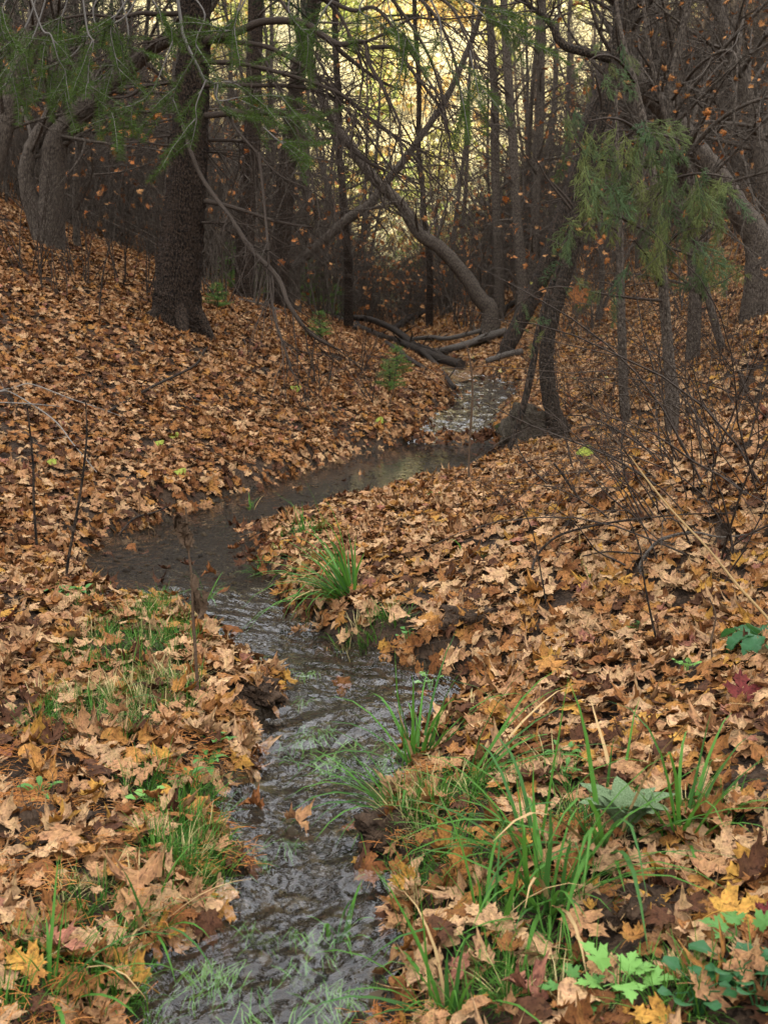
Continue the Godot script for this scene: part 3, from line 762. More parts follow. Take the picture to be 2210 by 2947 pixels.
		{n = "maple_tree", l = "dark trunk near the right edge leaning out of the picture", m = "dark", tw = 34, tl = 1.5, g = "", hang = 0, lv = 1, c = "tree", bare = 0.25, s = [[4.422, 1.655, -14, 0.105, 4.181, 2.527, -14, 0.089, 4.086, 2.89, -14, 0.084, 3.952, 3.332, -14, 0.079, 3.829, 3.683, -14, 0.073, 3.662, 4.035, -14, 0.068, 3.557, 4.38, -14, 0.066, 3.456, 4.847, -14, 0.058, 3.23, 6.66, -14, 0.021]]},
		{n = "maple_tree", l = "grey stem behind the juniper with long bare arching branches", m = "dark", tw = 60, tl = 1.4, g = "", hang = 0, lv = 1, c = "tree", bare = 0.15, s = [[2.813, 1.415, -11.4, 0.056, 2.662, 2.028, -11.4, 0.047, 2.56, 2.51, -11.4, 0.043, 2.531, 3.024, -11.4, 0.038, 2.602, 3.491, -11.4, 0.032, 2.7, 4.027, -11.4, 0.026, 2.82, 4.926, -11.4, 0.009], [2.609, 2.31, -11.4, 0.026, 2.766, 2.631, -11.1, 0.021, 2.992, 2.819, -10.8, 0.016, 3.281, 2.884, -10.5, 0.01], [2.555, 2.827, -11.4, 0.021, 2.793, 3.225, -11, 0.019, 3.05, 3.548, -10.6, 0.014, 3.272, 3.784, -10.4, 0.008], [2.662, 2.028, -11.4, 0.019, 2.92, 2.195, -11, 0.014, 3.189, 2.273, -10.6, 0.01], [2.534, 2.945, -11.4, 0.017, 2.615, 3.133, -10.9, 0.014, 2.738, 3.207, -10.5, 0.012, 2.8, 3.099, -10.3, 0.01, 2.775, 2.661, -10.2, 0.006, 2.757, 2.484, -10.2, 0.004], [2.56, 2.51, -11.4, 0.017, 2.367, 2.593, -11.1, 0.017, 2.167, 2.569, -10.9, 0.012, 1.82, 2.47, -10.7, 0.006]]},
		{n = "maple_tree", l = "dark stem at the right edge low behind the brambles", m = "dark", tw = 24, tl = 0.9, g = "", hang = 0, lv = 1, c = "tree", bare = 0.25, s = [[3.085, 0.751, -11.357, 0.038, 2.937, 1.209, -11.357, 0.036, 2.837, 1.579, -11.357, 0.034, 2.759, 1.944, -11.357, 0.032, 2.682, 2.306, -11.357, 0.028, 2.498, 2.782, -11.357, 0.023, 2.311, 3.405, -11.357, 0.019, 2.203, 4.168, -11.357, 0.009]]},
		{n = "sapling", l = "thin straight sapling standing in leaves right of the boulder tree", m = "dark", tw = 22, tl = 0.45, g = "", hang = 0, lv = 0, c = "tree", bare = 0.3, s = [[2.029, 0.238, -10.328, 0.046, 2, 0.413, -10.328, 0.041, 1.975, 0.796, -10.328, 0.037, 1.946, 1.212, -10.328, 0.035, 1.921, 1.771, -10.328, 0.031, 1.897, 2.137, -10.328, 0.027, 1.867, 2.499, -10.328, 0.023, 1.848, 2.857, -10.328, 0.017, 1.803, 3.35, -10.328, 0.01]]},
		{n = "sapling", l = "twin stem brush tree on the slope between charred trunk and sapling", m = "dark", tw = 26, tl = 0.7, g = "", hang = 0, lv = 1, c = "tree", bare = 0.25, s = [[3.06, 0.857, -17.942, 0.047, 3.107, 1.51, -17.942, 0.04, 3.061, 2.155, -17.942, 0.037, 3.133, 2.792, -17.942, 0.03, 3.039, 3.732, -17.942, 0.02, 2.884, 4.655, -17.942, 0.01], [3.091, 0.923, -17.942, 0.03, 3.305, 1.51, -17.942, 0.027, 3.551, 2.027, -17.942, 0.02, 3.732, 2.474, -17.942, 0.01]]}]:
		tree_from(d)
	juniper()

# whorls of drooping green boughs on a trunk from a to b
var SPRAY: ArrayMesh
func evergreen(o: Node3D, a: Vector3, b: Vector3, count: int, reach: float, low: float) -> void:
	if SPRAY == null:
		var tw := Shape.new()
		var nd := Shape.new()
		var main := PackedVector3Array()
		for j in 7: main.append(Vector3(0, -.012 * j * j * .3, -.11 * j))
		needles(nd, main, .0, .035, .012)
		for j in range(1, 7):
			for e in [-1, 1]:
				var p := PackedVector3Array([main[j]])
				var l := .34 - .035 * j
				for m in 4: p.append(p[m] + Vector3(e * .8, -.12, -.6) * l / 4)
				needles(nd, p, .0, .035, .010)
		SPRAY = nd.done()
	var s := Shape.new()
	var where := []
	for k in count:
		var t := k / float(count)
		var root := a.lerp(b, t)
		if root.y < low: root.y = low
		var ang := rng.randf() * TAU
		var l := reach * (1.05 - t) * rng.randf_range(.7, 1.1)
		var p := PackedVector3Array([root])
		var d := Vector3(cos(ang), .12, sin(ang))
		for j in 6:
			d = (d + rdir() * .06 + Vector3(0, -.07, 0)).normalized()
			p.append(p[j] + d * l / 6)
			for e in 2:
				var yaw := atan2(-d.x, -d.z) + rng.randf_range(-.9, .9)
				where.append(Transform3D((Basis(Vector3.UP, yaw) * Basis(Vector3.RIGHT, -.25 + rng.randfn() * .2)).scaled(Vector3.ONE * rng.randf_range(.7, 1.3)), p[j + 1]))
		s.tube(p, PackedFloat32Array([.03, .025, .02, .016, .012, .009, .005]), 5)
	part("crown_limbs", s.done(), M.twig, o).set_meta("kind", "stuff")
	many("crown", SPRAY, M.crown, where, [], o)

# a fir that stands outside the left edge; its drooping boughs reach into the picture
func overhang() -> void:
	var base := Vector3(-3.1, h(-3.1, -4.7), -4.7)
	var fir := thing("fir_tree", base, "near fir whose green needle sprays hang across the top left", "tree")
	var sh := Shape.new()
	sh.tube(PackedVector3Array([Vector3(0, -.2, 0), Vector3(.02, 1.5, 0), Vector3(.05, 4, .05), Vector3(.05, 9, .05)]), PackedFloat32Array([.17, .14, .11, .02]), 16, .1, fn)
	part("trunk", sh.done(), M.fir, fir)
	evergreen(fir, Vector3(.03, 3.4, .02), Vector3(.05, 9, .05), 34, 2.4, 3.4)
	var pr := []
	var sm := []
	for b in [[-0.923, 2.178, -4, 0.003, -0.911, 2.055, -4, 0.003, -0.894, 2.02, -4, 0.002, -0.91, 1.96, -4, 0.002, -0.913, 1.895, -4, 0.002, -0.883, 1.847, -4, 0.001, -0.839, 1.807, -4, 0.001],
		[-1.129, 2.206, -4.16, 0.003, -1.092, 2.091, -4.16, 0.003, -1.065, 2.073, -4.16, 0.003, -1.045, 2.002, -4.16, 0.002, -1.023, 1.957, -4.16, 0.002, -1.026, 1.889, -4.16, 0.002, -1.01, 1.821, -4.16, 0.001, -0.998, 1.775, -4.16, 0.001],
		[-1.109, 2.243, -4.32, 0.003, -1.159, 2.11, -4.32, 0.003, -1.217, 2.021, -4.32, 0.002, -1.255, 1.956, -4.32, 0.002, -1.286, 1.918, -4.32, 0.001],
		[-1.186, 2.271, -4.48, 0.003, -1.231, 2.165, -4.48, 0.003, -1.29, 2.108, -4.48, 0.002, -1.33, 2.021, -4.48, 0.001],
		[-0.738, 2.327, -4.64, 0.007, -0.725, 2.238, -4.64, 0.006, -0.712, 2.158, -4.64, 0.006, -0.667, 2.063, -4.64, 0.005, -0.642, 2.013, -4.64, 0.005, -0.611, 2.003, -4.64, 0.004, -0.606, 1.963, -4.64, 0.003, -0.571, 1.907, -4.64, 0.003, -0.518, 1.891, -4.64, 0.002, -0.455, 1.881, -4.64, 0.002],
		[-0.549, 1.91, -4, 0.003, -0.553, 1.903, -4, 0.003, -0.583, 1.834, -4, 0.002, -0.584, 1.785, -4, 0.002, -0.604, 1.706, -4, 0.001],
		[-0.547, 1.925, -4.16, 0.002, -0.5, 1.93, -4.16, 0.002, -0.454, 1.911, -4.16, 0.002, -0.411, 1.875, -4.16, 0.001, -0.365, 1.839, -4.16, 0.001],
		[-0.833, 2.243, -4.32, 0.003, -0.859, 2.202, -4.32, 0.003, -0.9, 2.147, -4.32, 0.002, -0.906, 2.1, -4.32, 0.002, -0.89, 2.021, -4.32, 0.002, -0.886, 1.998, -4.32, 0.001],
		[-0.964, 2.285, -4.48, 0.003, -0.997, 2.223, -4.48, 0.003, -0.989, 2.165, -4.48, 0.003, -0.96, 2.127, -4.48, 0.002, -0.87, 2.093, -4.48, 0.002, -0.825, 2.084, -4.48, 0.001],
		[-0.843, 2.317, -4.64, 0.003, -0.803, 2.258, -4.64, 0.003, -0.788, 2.223, -4.64, 0.002, -0.753, 2.188, -4.64, 0.001],
		[-0.421, 2.17, -4, 0.003, -0.445, 2.123, -4, 0.002, -0.464, 2.059, -4, 0.002, -0.5, 2.05, -4, 0.001],
		[-0.62, 2.206, -4.16, 0.003, -0.571, 2.136, -4.16, 0.003, -0.6, 2.064, -4.16, 0.002, -0.607, 2.011, -4.16, 0.002, -0.671, 1.911, -4.16, 0.002, -0.682, 1.839, -4.16, 0.001],
		[-0.804, 2.252, -4.32, 0.003, -0.85, 2.17, -4.32, 0.003, -0.935, 2.123, -4.32, 0.002, -1.024, 2.077, -4.32, 0.002, -1.092, 2.086, -4.32, 0.001],
		[-0.904, 2.28, -4.48, 0.003, -0.879, 2.137, -4.48, 0.003, -0.912, 2.05, -4.48, 0.002, -0.975, 2.001, -4.48, 0.002, -1.017, 1.962, -4.48, 0.001],
		[-1.079, 2.138, -4.64, 0.003, -1.118, 2.098, -4.64, 0.002, -1.22, 2.048, -4.64, 0.002, -1.285, 2.008, -4.64, 0.002, -1.328, 1.983, -4.64, 0.001],
		[-1.13, 2.178, -4, 0.003, -1.169, 2.119, -4, 0.002, -1.176, 2.076, -4, 0.002, -1.165, 2.024, -4, 0.001],
		[-0.676, 2.055, -4.16, 0.002, -0.747, 1.902, -4.16, 0.002, -0.814, 1.857, -4.16, 0.002, -0.854, 1.821, -4.16, 0.001],
		[-0.138, 2.247, -4.32, 0.003, -0.193, 2.189, -4.32, 0.003, -0.239, 2.11, -4.32, 0.002, -0.272, 2.073, -4.32, 0.001],
		[-0.575, 1.976, -4.48, 0.003, -0.576, 1.921, -4.48, 0.002, -0.494, 1.932, -4.48, 0.002, -0.389, 1.937, -4.48, 0.002, -0.32, 1.926, -4.48, 0.001],
		[-0.512, 1.944, -4.64, 0.003, -0.392, 1.892, -4.64, 0.002, -0.32, 1.886, -4.64, 0.002, -0.247, 1.875, -4.64, 0.001],
		[-0.375, 1.769, -4, 0.002, -0.313, 1.718, -4, 0.002, -0.256, 1.708, -4, 0.001],
		[0.006, 2.21, -4.16, 0.003, 0.028, 2.114, -4.16, 0.002, 0.071, 2.068, -4.16, 0.002, 0.108, 2.002, -4.16, 0.001],
		[0.139, 2.247, -4.32, 0.003, 0.184, 2.153, -4.32, 0.003, 0.196, 2.057, -4.32, 0.002, 0.253, 1.94, -4.32, 0.002, 0.271, 1.853, -4.32, 0.001],
		[0.296, 2.087, -4.48, 0.003, 0.32, 1.987, -4.48, 0.002, 0.355, 1.943, -4.48, 0.001],
		[0.209, 2.332, -4.64, 0.004, 0.305, 2.276, -4.64, 0.004, 0.376, 2.253, -4.64, 0.003, 0.448, 2.248, -4.64, 0.002, 0.508, 2.214, -4.64, 0.001],
		[0.231, 2.173, -4, 0.003, 0.304, 2.1, -4, 0.002, 0.366, 2.071, -4, 0.002, 0.429, 2.017, -4, 0.001],
		[-0.292, 2.21, -4.16, 0.003, -0.304, 2.15, -4.16, 0.002, -0.272, 2.099, -4.16, 0.002, -0.23, 2.068, -4.16, 0.001],
		[-0.049, 2.247, -4.32, 0.003, -0.082, 2.184, -4.32, 0.003, -0.027, 2.153, -4.32, 0.002, 0.006, 2.126, -4.32, 0.001],
		[-0.458, 2.284, -4.48, 0.003, -0.494, 2.219, -4.48, 0.003, -0.536, 2.164, -4.48, 0.002, -0.559, 2.148, -4.48, 0.001],
		[-1.113, 2.317, -4.64, 0.003, -1.148, 2.228, -4.64, 0.003, -1.198, 2.168, -4.64, 0.002, -1.216, 2.128, -4.64, 0.001]]:
		pr = pts_of(b, base)
		sm = smooth(pr[0], pr[1], 5)
		sh = Shape.new()
		sh.tube(sm[0], sm[1], 5)
		var leafy := Shape.new()
		var q: PackedVector3Array = sm[0]
		needles(leafy, q, .40, .027, .0035)
		for k in 6:
			var j := rng.randi_range(int(q.size() * .3), q.size() - 2)
			var tt := (q[j + 1] - q[j]).normalized()
			var dd := (tt.rotated(tt.cross(rdir()).normalized(), .8) + Vector3(0, -.2, 0)).normalized()
			var pp := PackedVector3Array([q[j]])
			var ll := rng.randf_range(.08, .22)
			for m in 5:
				dd = (dd + rdir() * .12 + Vector3(0, -.05, 0)).normalized()
				pp.append(pp[m] + dd * ll / 5)
			sh.tube(pp, PackedFloat32Array([.002, .0018, .0016, .0014, .0012, .0008]), 3)
			needles(leafy, pp, .12, .025, .0035)
		var bo := part("bough", sh.done(), M.bough, fir)
		part("needles", leafy.done(), M.needle, bo).set_meta("kind", "stuff")
	# the limbs they hang from, just above the picture
	for k in 4:
		sh = Shape.new()
		var y := 2.35 + .07 * k
		var pts := PackedVector3Array([Vector3(.02, y + .1, 0), Vector3(1.2, y + .1 - base.y, .35 - .2 * k), Vector3(2.5, y - base.y, .45 - .2 * k), Vector3(4.3, y - .05 - base.y, .5 - .2 * k)])
		sm = smooth(pts, PackedFloat32Array([.03, .022, .015, .006]), 5)
		sh.tube(sm[0], sm[1], 6, .06, fn)
		part("limb", sh.done(), M.twig, fir)

func juniper() -> void:
	var t: Array = [2.097, 0.493, -9, 0.051, 2.068, 0.721, -9, 0.044, 2.028, 1.053, -9, 0.039, 1.989, 1.381, -9, 0.037, 1.957, 1.704, -9, 0.034, 1.905, 2.023, -9, 0.03, 1.837, 2.37, -9, 0.027, 1.744, 2.712, -9, 0.022, 1.654, 2.989, -9, 0.017, 1.597, 3.262, -9, 0.013, 1.515, 3.859, -9, 0.005]
	var base := Vector3(t[0], h(t[0], t[2]), t[2])
	var o := thing("juniper_tree", base, "juniper with drooping blue green sprays on the right slope", "tree")
	var pr := pts_of(t, base)
	pr[0].insert(0, Vector3(0, -.1, 0)); pr[1].insert(0, pr[1][0])
	var sm := smooth(pr[0], pr[1], 4)
	var s := Shape.new()
	s.tube(sm[0], sm[1], 9, .1, fn)
	part("trunk", s.done(), M.dark, o)
	for b in [[1.744, 2.712, -9, 0.013, 1.536, 2.776, -8.5, 0.01, 1.349, 2.75, -8.2, 0.006, 1.233, 2.649, -8.1, 0.003],
		[1.856, 2.307, -9, 0.015, 1.626, 2.367, -8.5, 0.011, 1.431, 2.356, -8.1, 0.008, 1.27, 2.323, -8, 0.004],
		[1.821, 2.37, -9, 0.013, 1.812, 2.308, -8.5, 0.01, 1.867, 2.242, -8.2, 0.006, 1.94, 2.188, -8.1, 0.003],
		[1.919, 1.928, -9, 0.015, 1.938, 2.019, -8.6, 0.011, 2.025, 2.027, -8.2, 0.008, 2.18, 1.98, -8, 0.004],
		[1.975, 1.575, -9, 0.013, 2.014, 1.684, -8.6, 0.01, 2.093, 1.728, -8.3, 0.006, 2.221, 1.664, -8.2, 0.003],
		[1.878, 2.15, -9, 0.013, 1.554, 2.119, -8.4, 0.009, 1.262, 2.145, -8.1, 0.006, 1.123, 2.426, -8.1, 0.005],
		[1.962, 1.64, -9, 0.013, 1.584, 1.77, -8.5, 0.01, 1.35, 1.793, -8.4, 0.006, 1.213, 1.734, -8.4, 0.003],
		[1.991, 1.315, -9, 0.012, 1.801, 1.499, -8.6, 0.008, 1.662, 1.614, -8.4, 0.005],
		[2.009, 1.217, -9, 0.012, 1.607, 1.25, -8.7, 0.008, 1.201, 1.314, -8.8, 0.007, 0.998, 1.217, -9, 0.005, 0.861, 1.084, -9.1, 0.003],
		[1.71, 2.774, -9, 0.012, 1.568, 2.824, -8.6, 0.008, 1.496, 2.958, -8.4, 0.005]]:
		pr = pts_of(b, base)
		sm = smooth(pr[0], pr[1], 4)
		s = Shape.new()
		s.tube(sm[0], sm[1], 6, .06, fn)
		part("branch", s.done(), M.twig, o)
	var sprays := []
	for k in 4:
		s = Shape.new()
		var main := PackedVector3Array([Vector3.ZERO])
		var d := Vector3(rng.randf_range(-.5, .5), -.5, rng.randf_range(-.3, .3)).normalized()
		for j in 7:
			d = (d + rdir() * .14 + Vector3(0, -.2, 0)).normalized()
			main.append(main[j] + d * .032)
		s.tube(main, PackedFloat32Array([.0022, .002, .0018, .0016, .0014, .0013, .0012, .001]), 3)
		for j in range(1, 8):
			for e in 3:
				var dd := (d.rotated(d.cross(rdir()).normalized(), .75)).normalized()
				var q := PackedVector3Array([main[j]])
				var l := rng.randf_range(.05, .10) * (1.0 - j * .06)
				for m in 3:
					dd = (dd + rdir() * .15 + Vector3(0, -.12, 0)).normalized()
					q.append(q[m] + dd * l / 3)
				s.tube(q, PackedFloat32Array([.0016, .0015, .0014, .0009]), 3)
				for m in 6:
					var at := q[1 + m % 3].lerp(q[mini(2 + m % 3, 3)], rng.randf())
					var d3 := dd.rotated(dd.cross(rdir()).normalized(), .6)
					s.tube(PackedVector3Array([at, at + d3 * .014, at + (d3 + Vector3(0, -.2, 0)) * .026]), PackedFloat32Array([.0015, .0014, .0007]), 3)
		sprays.append(s.done())
	var spots := [[], [], [], []]
	var tints := [[], [], [], []]
	var P: Array = [1.486, 2.834, -8.16, 0.59, 1.263, 2.727, -8.112, 0.506, 1.285, 2.644, -8.244, 0.572, 1.397, 2.645, -8.232, 0.785, 1.356, 2.811, -8.099, 0.511, 1.423, 2.71, -8.19, 0.512, 1.415, 2.647, -7.937, 0.803, 1.478, 2.724, -7.994, 0.49, 1.129, 2.372, -7.932, 0.604, 1.211, 2.442, -8.136, 0.734, 1.1, 2.313, -7.78, 0.602, 1.207, 2.384, -8.107, 0.573, 1.183, 2.178, -8.254, 0.898, 1.203, 2.207, -8.047, 0.935, 1.301, 2.151, -8.489, 0.83, 1.588, 2.256, -8.003, 1.02, 1.341, 2.32, -8.13, 0.888, 1.654, 2.311, -8.076, 1.099, 1.489, 2.353, -8.243, 1.171, 1.782, 2.371, -8.255, 0.776, 1.632, 2.353, -8.167, 0.977, 1.476, 2.252, -7.909, 0.901, 1.285, 2.316, -8.091, 1.167, 1.654, 2.309, -7.806, 0.794, 1.656, 2.28, -8.026, 0.737, 1.692, 2.324, -8.126, 0.964, 1.423, 2.236, -8.177, 0.753, 1.66, 2.268, -7.949, 0.729, 1.248, 2.088, -7.999, 1.28, 1.573, 1.91, -8.048, 1.137, 1.571, 2.169, -8.141, 0.989, 1.47, 2.143, -8.098, 1.15, 1.533, 2.037, -8.216, 0.852, 1.355, 1.988, -8.178, 0.889, 1.498, 2.028, -8.214, 0.972, 1.432, 1.953, -8.201, 1.288, 1.446, 2.227, -8.412, 1.223, 1.352, 1.881, -8.105, 1.169, 1.497, 2.114, -8.355, 0.798, 1.27, 2.056, -8.039, 1.228, 1.291, 1.921, -8.2, 1.099, 1.829, 2.195, -8.087, 0.851, 1.853, 2.152, -8.347, 0.933, 1.602, 2.118, -7.818, 1.06, 1.709, 2.186, -8.181, 0.651, 1.693, 2.178, -8.546, 0.704, 1.81, 2.091, -8.043, 0.935, 1.817, 2.213, -8.365, 0.753, 1.785, 2.198, -8.24, 0.96, 1.59, 2.008, -8.033, 0.746, 1.804, 2.088, -8.107, 0.7, 1.588, 2.003, -8.307, 1.001, 1.909, 1.938, -8.483, 1.006, 1.87, 1.879, -8.382, 0.898, 1.783, 1.979, -8.201, 0.954, 1.969, 2, -8.303, 0.847, 1.936, 1.905, -7.752, 1.026, 1.982, 2.039, -7.915, 0.657, 1.966, 2.007, -8.04, 0.874, 2.03, 1.955, -8.055, 1.043, 1.947, 1.933, -8.156, 0.991, 1.863, 2.008, -7.986, 0.938, 1.912, 1.982, -7.841, 1.032, 2.205, 1.982, -8.047, 0.713, 2.066, 1.954, -8.249, 0.715, 1.999, 1.985, -8.091, 0.937, 2.213, 1.972, -8.285, 0.66, 2.016, 1.934, -8.103, 0.881, 2.211, 1.801, -8.218, 0.747, 2.109, 1.88, -8.073, 0.982, 2.149, 1.819, -8.094, 0.689, 2.172, 2.026, -8.184, 0.809, 2.169, 1.873, -7.944, 0.719, 2.146, 1.927, -7.962, 0.646, 1.738, 1.699, -8.058, 1.119, 1.867, 1.58, -8.291, 0.729, 1.82, 1.641, -8.442, 0.708, 2.156, 1.514, -8.267, 0.992, 1.822, 1.764, -8.198, 0.986, 1.906, 1.611, -7.882, 1.196, 2.039, 1.596, -8.384, 1.033, 1.975, 1.63, -8.312, 0.852, 1.952, 1.716, -8.187, 0.791, 1.9, 1.7, -8.439, 0.822, 2.067, 1.532, -8.306, 0.866, 2.225, 1.406, -8.418, 1.046, 2.105, 1.507, -8.052, 0.739, 2.081, 1.601, -8.334, 0.828, 2.01, 1.549, -8.213, 0.72, 2.083, 1.492, -8.23, 1.096, 2.277, 1.464, -8.194, 0.733, 1.682, 1.568, -8.393, 0.959, 1.806, 1.53, -8.453, 0.737, 1.841, 1.537, -8.403, 0.725, 1.786, 1.602, -8.48, 0.64, 1.627, 1.485, -8.322, 0.98, 1.292, 1.744, -8.667, 0.82, 1.275, 1.655, -8.517, 0.61, 1.203, 1.643, -8.238, 0.629, 1.27, 1.749, -8.392, 0.924, 1.224, 1.791, -8.658, 0.73, 1.225, 1.315, -8.655, 0.57, 1.187, 1.494, -8.464, 0.819, 1.286, 1.387, -8.534, 0.765, 0.963, 1.101, -9.23, 0.431, 1.026, 1.092, -9.116, 0.59, 0.977, 1.212, -8.918, 0.423, 1.059, 0.929, -8.948, 0.42, 1.181, 1.019, -9.114, 0.408, 1.48, 1.302, -8.489, 0.785, 1.578, 1.248, -8.684, 0.672, 1.803, 1.799, -8.509, 1.065, 1.901, 1.794, -8.445, 0.703, 1.79, 1.926, -8.334, 1.114, 1.862, 1.873, -8.197, 1.015, 1.729, 1.912, -8.204, 0.731]
	for k in range(0, P.size(), 4):
		var e := (k / 4) % 4
		spots[e].append(Transform3D((Basis(Vector3.UP, rng.randf() * TAU) * Basis(Vector3.RIGHT, rng.randf() * 1.1)).scaled(Vector3.ONE * P[k + 3] * 1.15), Vector3(P[k], P[k + 1], P[k + 2]) - base))
		tints[e].append(Color(.05, .085, .038).lerp(Color(.11, .12, .035), rng.randf()))
	for e in 4: many("foliage", sprays[e], M.juniper, spots[e], tints[e], o)

func blob(size: Vector3, sd: int, rough: float, sub := 20) -> ArrayMesh:
	var f := FastNoiseLite.new()
	f.seed = sd; f.frequency = .9; f.fractal_octaves = 4
	var s := Shape.new()
	for r in sub + 1:
		for c in sub * 2:
			var a := TAU * c / (sub * 2)
			var b := PI * r / sub
			var d := Vector3(sin(b) * cos(a), cos(b), sin(b) * sin(a))
			var k := 1.0 + rough * f.get_noise_3d(d.x * 1.2, d.y * 1.2, d.z * 1.2) + rough * .5 * f.get_noise_3d(d.x * 4, d.y * 4, d.z * 4)
			d = Vector3(signf(d.x) * pow(absf(d.x), .8), signf(d.y) * pow(absf(d.y), .75), signf(d.z) * pow(absf(d.z), .8))
			s.v.append(d * k * size)
			s.n.append(Vector3.ZERO)
	var w := sub * 2
	for r in sub:
		for c in w:
			var a := r * w + c
			var b := r * w + (c + 1) % w
			for q in [[a, a + w, b], [b, a + w, b + w]]:
				s.tri(q[0], q[1], q[2])
				var nn: Vector3 = (s.v[q[1]] - s.v[q[0]]).cross(s.v[q[2]] - s.v[q[0]])
				if nn.dot(s.v[q[0]]) < 0: nn = -nn
				for e in 3: s.n[q[e]] += nn
	for k in s.n.size(): s.n[k] = s.n[k].normalized() if s.n[k].length() > 0 else Vector3.UP
	return s.done()

